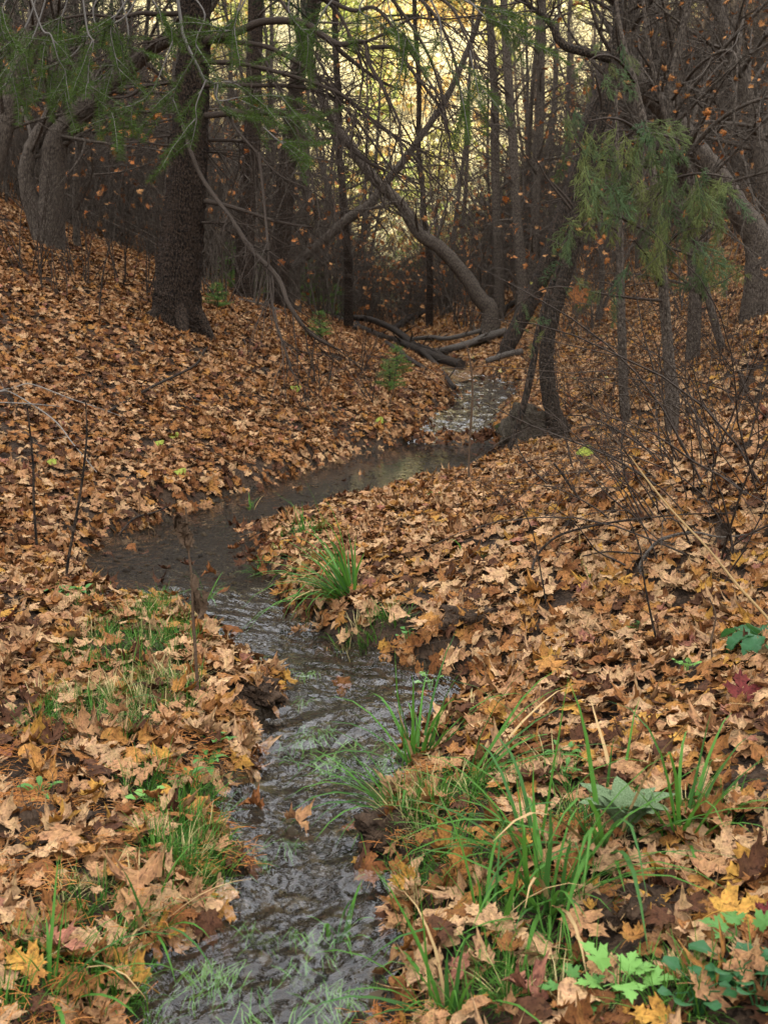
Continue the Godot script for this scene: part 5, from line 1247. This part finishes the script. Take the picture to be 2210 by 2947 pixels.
	where = [[], [], []]
	cols = [[], [], []]
	for g in [[-0.195, -0.029, -3.56, 60, 0.2],
		[-0.041, -0.03, -3.522, 60, 0.2],
		[-0.337, -0.052, -2.388, 70, 0.16],
		[-0.294, -0.055, -2.265, 50, 0.14],
		[-0.099, -0.055, -2.232, 90, 0.12],
		[-0.169, -0.05, -2.483, 30, 0.09],
		[-0.345, -0.044, -2.792, 40, 0.1],
		[-0.353, -0.022, -3.945, 30, 0.12],
		[-0.361, -0.053, -2.352, 40, 0.12],
		[-0.283, -0.016, -4.302, 20, 0.1],
		[-0.502, -0.013, -4.475, 20, 0.1],
		[-0.269, -0.041, -2.946, 25, 0.08],
		[0.151, -0.024, -3.853, 25, 0.12]]:
		for k in int(g[3] * .10):
			var x: float = g[0] + rng.randfn() * g[4] * .4
			var z: float = g[2] + rng.randfn() * g[4] * .5
			if x < edge_l(z) or x > edge_r(z): continue
			where[k % 3].append(Transform3D(Basis(Vector3.UP, rng.randfn() * .3).scaled(Vector3.ONE * rng.randf_range(.6, 1.2)), Vector3(x, wl(z) - .030, z)))
			cols[k % 3].append(Color(.035, .09, .018).lerp(Color(.10, .19, .04), rng.randf()))
	root = tag(Node3D.new(), "bright green water weed trailing in the current", "water weed", "", "stuff")
	root.name = "water_weed"
	add_child(root)
	for e in 3: many("strands", st[e], M.weed, where[e], cols[e], root)
	broad()

func rosette(called: String, at: Array, label: String, cat: String, m: Material, mesh: Mesh, count: int, size: float, tilt: float, stalk: float) -> void:
	var base := Vector3(at[0], at[1], at[2])
	var root := thing(called, base, label, cat)
	for k in count:
		var a := TAU * k / count + rng.randfn() * .25
		var out := Vector3(sin(a), 0, cos(a))
		var ti := tilt + rng.randfn() * .18
		var s: float = size * at[3] * rng.randf_range(.7, 1.15)
		var hold := Basis(Vector3.UP, a + PI) * Basis(Vector3.RIGHT, ti)
		var foot := out * stalk * rng.randf_range(.4, 1.0) + Vector3(0, .015 + stalk * rng.randf_range(.3, .9), 0)
		if stalk > 0:
			var sh := Shape.new()
			sh.tube(PackedVector3Array([Vector3(0, -.02, 0), foot * .5 + Vector3(0, .02, 0), foot]), PackedFloat32Array([.002, .0017, .0013]), 4)
			part("leaf_stalk", sh.done(), m, root)
		var e := part("leaf", mesh, m, root)
		e.transform = Transform3D(hold.scaled(Vector3.ONE * s), foot + hold * Vector3(0, 0, -.45 * s))

func broad() -> void:
	var big := leaf(long_outline(.22, .03), .5, -.25, .25, .1, .08, 91, false)
	var long := leaf(long_outline(.26, .14), .4, -.3, .2, .1, .1, 92, false)
	var finger := leaf(long_outline(.17, .16), .3, -.3, .3, .1, .06, 93, false)
	var lobed := leaf(maple_outline(), .1, -.2, .15, .1, .08, 94, false)
	var disc := leaf(round_outline(5), .15, -.25, .1, .1, .07, 95, false)
	var P: Dictionary = {mullein = [[0.518, 0.112, -2.501, 1]], cinq = [[-0.475, -0.015, -3.174, 1],
		[-0.513, -0.013, -3.057, 0.8],
		[-0.463, 0.007, -3.272, 0.7],
		[-1.237, 0.1, -4.629, 1.1],
		[-1.187, 0.089, -4.712, 1],
		[-0.835, 0.037, -2.85, 0.9],
		[0.441, 0.106, -2.901, 0.8],
		[0.431, 0.109, -2.79, 0.7]], edge = [[1.073, 0.255, -3.381, 1]], lobed = [[0.399, 0.075, -1.915, 1],
		[0.329, 0.063, -1.914, 0.7],
		[0.61, 0.12, -1.977, 0.8]], ivy = [[0.584, 0.115, -1.884, 1],
		[0.515, 0.095, -1.849, 0.9],
		[0.607, 0.113, -1.832, 0.8]], broad = [[-1.047, 0.066, -4.413, 0.6],
		[0.083, 0.038, -4.266, 0.55],
		[0.162, -0.097, -4.126, 0.7],
		[0.394, 0.19, -4.888, 0.5],
		[0.854, 0.189, -3.374, 0.7],
		[0.837, 0.136, -4.004, 0.6],
		[1.484, 0.042, -9.022, 0.7],
		[0.304, -0.001, -7.602, 0.6],
		[-0.575, 0.021, -2.846, 0.6]]}
	rosette("mullein_plant", P.mullein[0], "grey green felted mullein rosette in the right grass", "plant", M.mullein, big, 13, .135, .7, 0.0)
	var w := ["five-fingered green plant at the left water edge", "second green plant just left of the five-fingered one", "small green plant above the five-fingered one", "left one of two leafy plants at the pool edge", "right one of two leafy plants at the pool edge", "leafy green weed above the lower left soil mound", "wrinkled green plant left of the mullein", "small green plant beside the wrinkled one"]
	for k in P.cinq.size(): rosette("leafy_plant", P.cinq[k], w[k], "plant", M.plant, finger, 7, .055, .25, .03)
	rosette("leafy_plant", P.edge[0], "dark glossy plant with drooping leaves at the right edge", "plant", M.plant_dark, long, 9, .12, -.5, .07)
	w = ["lobed pale green plant at the bottom right", "lobed green plant left of the pale one at the bottom", "lobed green plant above the dark round leaves"]
	for k in P.lobed.size(): rosette("lobed_plant", P.lobed[k], w[k], "plant", M.plant_pale if k == 0 else M.plant, lobed, 6, .06, .3, .04)
	w = ["dark blue green round-leaved plant in the bottom right corner", "dark round-leaved plant at the bottom edge", "dark round-leaved plant cut by the right edge"]
	for k in P.ivy.size(): rosette("round_leaved_plant", P.ivy[k], w[k], "plant", M.plant_dark, disc, 8, .045, .3, .05)
	w = ["pale green leaf plant on the left bank grass", "light green plant at the foot of the big sedge clump", "green plant in the riffle at the right bank", "tiny green plant above the big sedge clump", "pale green plant low on the right leaf bank", "dark green leaves by the curved blackish stem", "bright green plant below the slim lichen tree", "green plant at the pool's right edge", "small green plant beside the left grass patch"]
	for k in P.broad.size(): rosette("small_plant", P.broad[k], w[k], "plant", M.plant_pale if k % 2 == 0 else M.plant, disc if k % 3 else long, 5, .055, .35, .03)

const TONES := {pale = [.47, .305, .155], tan = [.38, .215, .10], ochre = [.37, .185, .05], gold = [.43, .24, .05], rust = [.185, .078, .026], dark = [.085, .04, .02], maroon = [.13, .03, .026], rose = [.30, .135, .085], lime = [.23, .28, .045], orange = [.28, .13, .042]}
func tone(x: float, z: float) -> String:
	var k := rng.randf()
	var left := x < (edge_l(z) + edge_r(z)) * .5
	if left and z < -5.4:
		return "pale" if k < .13 else "tan" if k < .42 else "orange" if k < .62 else "rust" if k < .78 else "dark" if k < .93 else "rose" if k < .945 else "ochre"
	return "pale" if k < .27 else "tan" if k < .54 else "ochre" if k < .64 else "gold" if k < .68 else "orange" if k < .83 else "rust" if k < .89 else "dark" if k < .985 else "rose"
func leaf_basis(x: float, z: float, tilt: float, size: float) -> Basis:
	var up := (nrm(x, z) + Vector3(rng.randfn(), 0, rng.randfn()) * tilt).normalized()
	var side := up.cross(Vector3(cos(rng.randf() * TAU), .1, sin(rng.randf() * TAU))).normalized()
	return Basis(side, up, side.cross(up)).rotated(up, rng.randf() * TAU).scaled(Vector3.ONE * size)
func grassy(x: float, z: float, G: Array) -> float:
	var most := 0.0
	for g in G:
		var q: float = pow((x - g[0]) / g[2], 2) + pow((z - g[1]) / g[3], 2)
		if q < 1.0: most = maxf(most, (1.0 - q) * minf(1.0, g[4] / 110.0))
	return most

func litter() -> void:
	var G: Array = [[-0.852, -4.151, 0.248, 0.412, 520, 0.12],
		[-0.876, -4.545, 0.051, 0.195, 190, 0.1],
		[-0.805, -3.428, 0.25, 0.206, 330, 0.4],
		[-0.71, -3.643, 0.153, 0.173, 240, 0.35],
		[-0.45, -2.624, 0.081, 0.173, 300, 0.1],
		[-0.465, -2.933, 0.047, 0.199, 60, 0.1],
		[-0.598, -2.361, 0.131, 0.087, 90, 0.2],
		[-0.575, -2.968, 0.116, 0.133, 70, 0.2],
		[-0.647, -2.091, 0.083, 0.131, 110, 0.05],
		[-0.497, -2.138, 0.078, 0.073, 80, 0.1],
		[-0.067, -4.391, 0.199, 0.052, 130, 0.15],
		[0.19, -2.809, 0.169, 0.157, 150, 0.2],
		[0.129, -2.476, 0.095, 0.135, 110, 0.2],
		[0.293, -2.273, 0.128, 0.159, 90, 0.2],
		[0.221, -2.002, 0.17, 0.097, 130, 0.15],
		[0.483, -1.908, 0.153, 0.069, 80, 0.15],
		[-0.443, -6.468, 0.147, 0.242, 50, 0.1],
		[0.439, -2.559, 0.139, 0.108, 100, 0.1],
		[0.056, -2.796, 0.075, 0.187, 90, 0.15],
		[-0.6, -5.805, 0.123, 0.168, 30, 0.1],
		[0.274, -3.326, 0.05, 0.111, 20, 0.3],
		[0.441, -2.785, 0.061, 0.08, 30, 0.1],
		[0.809, -4.493, 0.126, 0.2, 15, 0.3],
		[-1.189, -4.613, 0.125, 0.231, 30, 0.2],
		[0.658, -2.465, 0.077, 0.05, 60, 0.1],
		[-0.205, -4.876, 0.132, 0.19, 40, 0.1]]
	var pal := {}
	for k in TONES:
		var m: StandardMaterial3D = M.leaf.duplicate()
		m.vertex_color_use_as_albedo = false
		m.albedo_color = lc(TONES[k][0], TONES[k][1], TONES[k][2])
		pal[k] = m
	var disc := leaf(round_outline(3), .1, -.2, .1, .1, .1, 97)
	# leaves one can point to
	for d in [{p = [-0.717, 0.048, -2.565], s = 0.123, c = "tan", l = "large flat tan maple leaf on the dark soil mound of the lower left bank", t = 0.25, v = 0},
		{p = [-0.704, 0.048, -2.659], s = 0.09, c = "pale", l = "smaller tan leaf leaning on the large leaf of the soil mound", t = 0.6, v = 2},
		{p = [-0.734, 0.048, -2.423], s = 0.108, c = "rust", l = "long brown leaf lying below the large leaf of the soil mound", t = 0.2, v = 3},
		{p = [-0.513, 0.024, -2.41], s = 0.137, c = "tan", l = "long curled tan leaf pointing to the stream on the lower left bank", t = 0.35, v = 4},
		{p = [-0.733, 0.037, -2.27], s = 0.074, c = "pale", l = "pale leaf with a hole at the lower left edge", t = 0.5, v = 1},
		{p = [-0.659, 0.029, -2.09], s = 0.083, c = "gold", l = "golden leaf in the bottom left corner grass", t = 0.4, v = 1},
		{p = [-0.787, 0.057, -3.125], s = 0.072, c = "pale", l = "pale tan leaf lying below the straw grass of the left bank", t = 0.3, v = 1},
		{p = [-0.66, 0.05, -2.985], s = 0.081, c = "tan", l = "tan leaf beside the five-fingered green leaves on the left bank", t = 0.4, v = 0},
		{p = [-0.621, 0.036, -4.281], s = 0.096, c = "pale", l = "light tan leaf standing upright beside the withered stalk", t = 0.9, v = 2},
		{p = [-0.52, 0.063, -3.941], s = 0.082, c = "pale", l = "light tan leaf right of the withered stalk", t = 0.4, v = 1},
		{p = [-0.484, 0.041, -3.542], s = 0.095, c = "tan", l = "tan leaf leaning at the left water edge below the stalk", t = 0.8, v = 0},
		{p = [-0.497, 0.032, -2.564], s = 0.046, c = "pale", l = "small pale flower-shaped leaf by the left grass", t = 0.2, v = 5},
		{p = [0.368, 0.094, -2.113], s = 0.091, c = "tan", l = "large flat tan maple leaf at the bottom between the right grass clumps", t = 0.3, v = 0},
		{p = [0.227, 0.074, -2.151], s = 0.08, c = "pale", l = "pale leaf lying left of the large bottom tan leaf", t = 0.2, v = 1},
		{p = [0.634, 0.145, -2.062], s = 0.102, c = "gold", l = "big golden brown leaf at the lower right edge", t = 0.5, v = 0},
		{p = [0.69, 0.161, -2.172], s = 0.105, c = "gold", l = "yellow gold leaf at the right edge above the big golden leaf", t = 0.6, v = 1},
		{p = [0.694, 0.149, -2.312], s = 0.083, c = "pale", l = "pale star-shaped leaf at the right edge", t = 0.6, v = 1},
		{p = [0.693, 0.166, -2.449], s = 0.097, c = "rust", l = "dark rust leaf right of the sedge clump", t = 0.5, v = 3},
		{p = [0.161, 0.06, -2.432], s = 0.059, c = "ochre", l = "curled ochre leaf standing upright in the right grass", t = 1.2, v = 4},
		{p = [0.917, 0.227, -3.043], s = 0.098, c = "maroon", l = "dark red maple leaf hanging at the far right of the leaf bank", t = 0.9, v = 0},
		{p = [0.863, 0.21, -2.951], s = 0.068, c = "rose", l = "dull pink leaf under the dark red one", t = 0.4, v = 1},
		{p = [0.678, 0.155, -2.045], s = 0.05, c = "maroon", l = "dark red leaf at the right edge below the golden leaves", t = 0.3, v = 2},
		{p = [-0.144, -0.112, -4.129], s = 0.078, c = "rust", l = "brown wet leaf standing in the middle of the stream", t = 1.2, v = 4},
		{p = [0.509, 0.115, -3.629], s = 0.11, c = "ochre", l = "ochre brown leaf cupped in the middle of the right leaf bank", t = 0.4, v = 0},
		{p = [1.305, 1.209, -8.4], s = 0.151, c = "rust", l = "orange leaf caught on twigs right of the slim lichen tree", t = 1.4, v = 0},
		{p = [0.419, 0.189, -4.53], s = 0.126, c = "pale", l = "pale tan leaf right of the dark mud clump", t = 0.5, v = 0},
		{p = [0.03, -0.054, -2.428], s = 0.07, c = "tan", l = "wet tan leaf at the right water edge", t = 0.1, v = 1},
		{p = [0.904, 0.221, -4.191], s = 0.093, c = "ochre", l = "rusty leaf beside the bent grey branch", t = 0.5, v = 2},
		{p = [-1.444, 0.284, -8.442], s = 0.092, c = "lime", l = "lime green leaf in the middle of the left slope", t = 0.6, v = 5},
		{p = [-1.478, 0.278, -8.097], s = 0.076, c = "lime", l = "second lime green leaf low on the left slope", t = 0.6, v = 5},
		{p = [-1.262, 0.153, -7.588], s = 0.094, c = "lime", l = "lime green leaf nearest the pool on the left slope", t = 0.6, v = 5},
		{p = [-1.941, 0.267, -7.187], s = 0.084, c = "lime", l = "lime green leaf at the left edge of the left slope", t = 0.6, v = 5},
		{p = [-0.778, 0.42, -10.986], s = 0.119, c = "lime", l = "upper lime green leaf on the right part of the left slope", t = 0.6, v = 5},
		{p = [-0.038, 0.166, -10.656], s = 0.1, c = "lime", l = "lime green leaf near the leaf dam", t = 0.7, v = 5},
		{p = [-2.07, 0.97, -12.106], s = 0.105, c = "lime", l = "lime green leaf at the foot of the fir", t = 0.6, v = 5},
		{p = [1.517, 0.051, -9.232], s = 0.168, c = "lime", l = "lime green leaf below the slim lichen tree", t = 0.8, v = 5}]:
		var p := Vector3(d.p[0], d.p[1], d.p[2])
		var e := tag(part("fallen_leaf", disc if d.v == 5 else LV[d.v], pal[d.c], self), d.l, "leaf", "single leaves")
		var yaw := rng.randf() * TAU
		e.transform = Transform3D((Basis(Vector3.RIGHT, d.t * .8) * Basis(Vector3.UP, yaw)).scaled(Vector3.ONE * d.s), p + Vector3(0, sin(d.t) * d.s * .25 + .012, 0))
	# 260 more of the nearest leaves, each a thing of its own, then the carpet
	var zones := [[-9, -.62, -2.6, 0, "in the bottom left corner"], [-.62, 0, -2.6, 0, "on the left bank close to the bottom edge"], [-9, 0, -3.1, -2.6, "on the lower left bank"], [-9, 0, -3.9, -3.1, "beside the withered stalk of the left bank"], [-9, 0, -5.1, -3.9, "on the left bank behind the grass"], [0, .33, -2.6, 0, "at the bottom right of the stream"], [.33, 9, -2.5, 0, "in the bottom right corner"], [0, .5, -3.1, -2.5, "on the right bank among the sedges"], [.5, 9, -3.1, -2.5, "right of the mullein"], [0, .5, -4.0, -3.1, "at the right water edge above the sedge"], [.5, 9, -4.0, -3.1, "high on the near right leaf bank"], [0, 9, -5.1, -4.0, "in the middle of the right leaf bank"]]
	var shape_word := ["flat", "softly bent", "cupped", "humped", "tightly curled", "saddle-shaped", "curled-up", "twisted"]
	var tone_word := {pale = "pale tan", tan = "tan", ochre = "ochre", gold = "golden", rust = "rusty brown", dark = "dark brown", rose = "dull pink", orange = "orange brown"}
	var made := 0
	while made < 264:
		var z := -1.85 - pow(rng.randf(), .8) * 2.9
		var x := rng.randf_range(-.33, .33) * -z * 1.02
		if x > edge_l(z) - .01 and x < edge_r(z) + .01: continue
		if rng.randf() < grassy(x, z, G) * .6: continue
		var t := tone(x, z)
		var v := rng.randi() % 8
		var size := rng.randf_range(.05, .10)
		var place := ""
		for q in zones:
			if x >= q[0] and x < q[1] and z >= q[2] and z < q[3]: place = q[4]
		if place == "": continue
		var e := part("fallen_leaf", LV[v], pal[t], self)
		tag(e, "%s%s %s maple leaf %s" % ["small " if size < .065 else "large " if size > .085 else "", shape_word[v], tone_word[t], place], "leaf", "loose maple leaves on the near banks")
		e.transform = Transform3D(leaf_basis(x, z, .26, size), Vector3(x, h(x, z) + rng.randf_range(.028, .05), z))
		made += 1
	tell_apart()
	var where := []
	var cols := []
	for k in LV.size(): where.append([]); cols.append([])
	var total := 0
	for k in 225000:
		var z := -1.3 - 23.0 * pow(rng.randf(), .62)
		var x := rng.randf_range(-1, 1) * (.36 * -z + .5)
		var lo := edge_l(z)
		var hi := edge_r(z)
		var inside := x > lo + .01 and x < hi - .01
		if inside:
			# wet leaves gather at the edges of the water and on the dam
			var dam := exp(-pow((z + 10.68) / .14, 2.0))
			var rim := exp(-minf(x - lo, hi - x) / .035)
			var spit := 1.0 if z < -5.6 and z > -6.9 and x > hi - .16 else 0.0
			if rng.randf() > maxf(.006 + dam * .8, maxf(rim * .22, spit * .14)): continue
			var y := wl(z) + rng.randf_range(-.004, .014) + dam * (.02 + rng.randf() * .05)
			var v := rng.randi() % 8
			where[v].append(Transform3D(leaf_basis(x, z, .15 + dam * .8, rng.randf_range(.05, .09)), Vector3(x, y, z)))
			var c: Array = TONES[["rust", "dark", "dark", "tan"][rng.randi() % 4]]
			cols[v].append(Color(c[0], c[1], c[2]))
			continue
		if rng.randf() < grassy(x, z, G) * 1.05 - .08: continue
		# the carpet is thinner where soil shows through
		var left := x < lo
		if fn.get_noise_2d(x * 1.1, z * 1.1) > .3 and rng.randf() < .6: continue
		if left and z < -5.5 and rng.randf() < .25: continue
		var v := rng.randi() % 8
		if v == 4 and rng.randf() < .5: v = 0
		if rng.randf() < .15: v = 8 + rng.randi() % 2
		var c: Array = TONES[tone(x, z)]
		var lift := rng.randf_range(.0, .042)
		var b := rng.randf_range(.75, 1.15)
		where[v].append(Transform3D(leaf_basis(x, z, .24 if left else .19, lerpf(.03, .098, pow(rng.randf(), .9))), Vector3(x, h(x, z) + lift, z)))
		cols[v].append(Color(c[0] * b, c[1] * b, c[2] * b))
		total += 1
	for k in 30000:
		var z := -23.0 - 30.0 * pow(rng.randf(), 1.3)
		var x := rng.randf_range(-1, 1) * .36 * -z
		var c: Array = TONES[tone(x, z)]
		where[k % 8].append(Transform3D(leaf_basis(x, z, .3, rng.randf_range(.09, .15)), Vector3(x, h(x, z) + .03, z)))
		cols[k % 8].append(Color(c[0], c[1], c[2]))
	var root := tag(Node3D.new(), "thick carpet of brown and tan maple leaves over both banks", "leaf litter", "", "stuff")
	root.name = "leaf_litter"
	add_child(root)
	for v in LV.size(): many("leaves", LV[v], M.leaf, where[v], cols[v], root)
	# orange conifer needles in the lower corners
	var s := Shape.new()
	for j in 40:
		var a := rng.randf() * TAU
		var c := Vector3(rng.randfn() * .03, rng.randf() * .008, rng.randfn() * .03)
		var d := Vector3(cos(a), rng.randfn() * .2, sin(a)) * .016
		s.tube(PackedVector3Array([c - d, c + Vector3(0, .002, 0), c + d]), PackedFloat32Array([.0006, .0007, .0005]), 3)
	var m := s.done()
	var sp := []
	var co := []
	while sp.size() < 100:
		var left := rng.randf() < .85
		var z := rng.randf_range(-3.3, -1.9)
		var x := edge_l(z) - rng.randf() * .6 if left else edge_r(z) + rng.randf() * .45
		sp.append(Transform3D(Basis(Vector3.UP, rng.randf() * TAU).scaled(Vector3.ONE * rng.randf_range(.8, 1.3)), Vector3(x, h(x, z) + .012 + rng.randf() * .02, z)))
		co.append(Color(.30, .10, .025).lerp(Color(.38, .17, .05), rng.randf()))
	tag(many("pine_needles", m, M.pine, sp, co, self), "orange fallen conifer needles on the lower banks", "needles", "", "stuff")

# leaves that would share a description are told apart by their order from left to right
func tell_apart() -> void:
	var by := {}
	for o in get_children():
		if o.has_meta("category") and o.get_meta("category") == "leaf":
			var l: String = o.get_meta("label")
			if not by.has(l): by[l] = []
			by[l].append(o)
	for l in by:
		var a: Array = by[l]
		if a.size() < 2: continue
		a.sort_custom(func(p, q): return p.position.x / -p.position.z < q.position.x / -q.position.z)
		var w: Array = ["left-hand ", "right-hand "] if a.size() == 2 else ["leftmost ", "middle ", "rightmost "] if a.size() == 3 else ["leftmost ", "second-left ", "second-right ", "rightmost "]
		for k in mini(a.size(), w.size()): a[k].set_meta("label", w[k] + l)

func far_wood() -> void:
	# undergrowth that reads as one grey brown mass
	var o := {wig = .17, up = .01, ang = .9, kids = 4, ratio = .55}
	var kinds := []
	var tips := []
	for k in 6:
		var tp := []
		kinds.append(bush(rng.randf_range(1.6, 2.6), 7, .6, 2, o, .012, tp))
		tips.append(tp)
	var where := [[], [], [], [], [], []]
	var lw := []
	var lcol := []
	for k in 1000:
		var z := -14.5 - pow(rng.randf(), .8) * 30.0
		var x := rng.randf_range(-.42, .42) * -z
		var mid := (edge_l(z) + edge_r(z)) * .5
		if absf(x - mid) < (1.1 if z > -24 else .6): continue
		if z > -21.0 and x > -1.8 and x < 2.4: continue
		if z > -19.0 and x > 1.2 and x < 5.0 and rng.randf() < .7: continue
		if (absf(x / -z - .01) < .07 and z < -22 and rng.randf() < .6) or (x / -z > -.12 and x / -z < .19 and z < -24 and rng.randf() < .45): continue
		var e := rng.randi() % 6
		var t := Transform3D(Basis(Vector3.UP, rng.randf() * TAU).scaled(Vector3.ONE * rng.randf_range(.6, 1.25) * (1.0 + .55 * smoothstep(-20, -30, z) + (.25 if absf(x) > 4.5 else 0.0))), Vector3(x, h(x, z), z))
		where[e].append(t)
		if rng.randf() < .5:
			for q in tips[e]:
				if rng.randf() < .34:
					lw.append(Transform3D(Basis(rdir(), rng.randf() * TAU).scaled(Vector3.ONE * rng.randf_range(.07, .12)), t * (q[0] as Vector3)))
					lcol.append(Color(.42, .15, .04).lerp(Color(.48, .27, .11), rng.randf()))
	for k in 240:
		var z := -27.5 - rng.randf() * 18.0
		var x := rng.randf_range(-.12, .12) * -z
		var e := rng.randi() % 6
		var t := Transform3D(Basis(Vector3.UP, rng.randf() * TAU).scaled(Vector3.ONE * rng.randf_range(.55, 1.0)), Vector3(x, h(x, z), z))
		where[e].append(t)
		for q in tips[e]:
			if rng.randf() < .10:
				lw.append(Transform3D(Basis(rdir(), rng.randf() * TAU).scaled(Vector3.ONE * rng.randf_range(.07, .12)), t * (q[0] as Vector3)))
				lcol.append(Color(.42, .15, .04).lerp(Color(.48, .27, .11), rng.randf()))
	var root := tag(Node3D.new(), "dense grey brown undergrowth with clinging orange leaves behind the stream", "undergrowth", "", "stuff")
	root.name = "undergrowth"
	add_child(root)
	for e in 6: many("brushwood", kinds[e], M.dark, where[e], [], root)
	many("clinging_leaves", LV[1], M.leaf, lw, lcol, root)
	# slim far trees, up to the sunlit slope
	var slim := []
	for k in 5:
		var s := Shape.new()
		var p := PackedVector3Array([Vector3(0, -.2, 0)])
		var r := PackedFloat32Array([.065])
		var d := Vector3(rng.randfn() * .12, 1, rng.randfn() * .1)
		for j in 9:
			d = (d + Vector3(rng.randfn() * .07, .08, rng.randfn() * .07)).normalized()
			p.append(p[j] + d * .95); r.append(.065 * (1.0 - .1 * (j + 1)))
		s.tube(p, r, 7, .06, fn)
		for j in 44:
			var a := rng.randi_range(1, 8)
			var dd := Vector3(rng.randfn(), rng.randf_range(.1, .8), rng.randfn())
			grow(s, p[a].lerp(p[a + 1], rng.randf()), dd, rng.randf_range(.8, 1.7), r[a] * .4, 2, {wig = .14, up = .03, ang = .8, kids = 3, ratio = .5})
		slim.append(s.done())
	where = [[], [], [], [], []]
	for k in 420:
		var z := -20.0 - pow(rng.randf(), 1.3) * 36.0
		var x := rng.randf_range(-.46, .46) * -z
		if z > -26 and absf(x) < 4.2: continue
		if absf(x - (edge_l(z) + edge_r(z)) * .5) < .6: continue
		if (absf(x / -z - .01) < .05 and rng.randf() < .6) or (x / -z > .05 and x / -z < .19 and rng.randf() < .35): continue
		where[k % 5].append(Transform3D(Basis(Vector3.UP, rng.randf() * TAU).scaled(Vector3.ONE * rng.randf_range(.7, 1.3)), Vector3(x, h(x, z), z)))
	root = tag(Node3D.new(), "bare slim trees standing close together far up the valley", "wood", "", "stuff")
	root.name = "far_wood"
	add_child(root)
	for e in 5: many("bare_trees", slim[e], M.dark, where[e], [], root)
	# yellowing thickets on the sunlit slope
	var s := Shape.new()
	var lf := long_outline(.3, 0)
	var one := leaf(lf, .2, .1, .1, 0, .1, 99, false)
	where = []
	var cols := []
	for k in 420:
		var z := -46.0 - rng.randf() * 50.0
		var x := rng.randf_range(-.5, .5) * -z
		var up := maxf(-z - 44.0, 0.0)
		var y := .8 + minf(up * up * .016, up * .48) + 5.0 * fn.get_noise_2d(x * .02, z * .02) * smoothstep(5, 40, up) + maxf(0.0, absf(x + 8.0) - 14.0) * .10
		var big := rng.randf_range(.8, 2.2)
		var tint := Color(.42, .38, .14).lerp(Color(.26, .32, .08), rng.randf())
		if rng.randf() < .3: tint = Color(.48, .33, .12)
		for j in 90:
			var d := rdir() * big * pow(rng.randf(), .4)
			where.append(Transform3D(Basis(rdir(), rng.randf() * TAU).scaled(Vector3.ONE * rng.randf_range(.25, .5)), Vector3(x + d.x, y + big * .7 + d.y, z + d.z)))
			cols.append(tint * rng.randf_range(.8, 1.2))
	root = many("hillside_thicket", one, tinted(.7, lc(.2, .2, .08)), where, cols, self)
	tag(root, "yellow green thickets on the sunlit hillside", "thicket", "", "stuff")
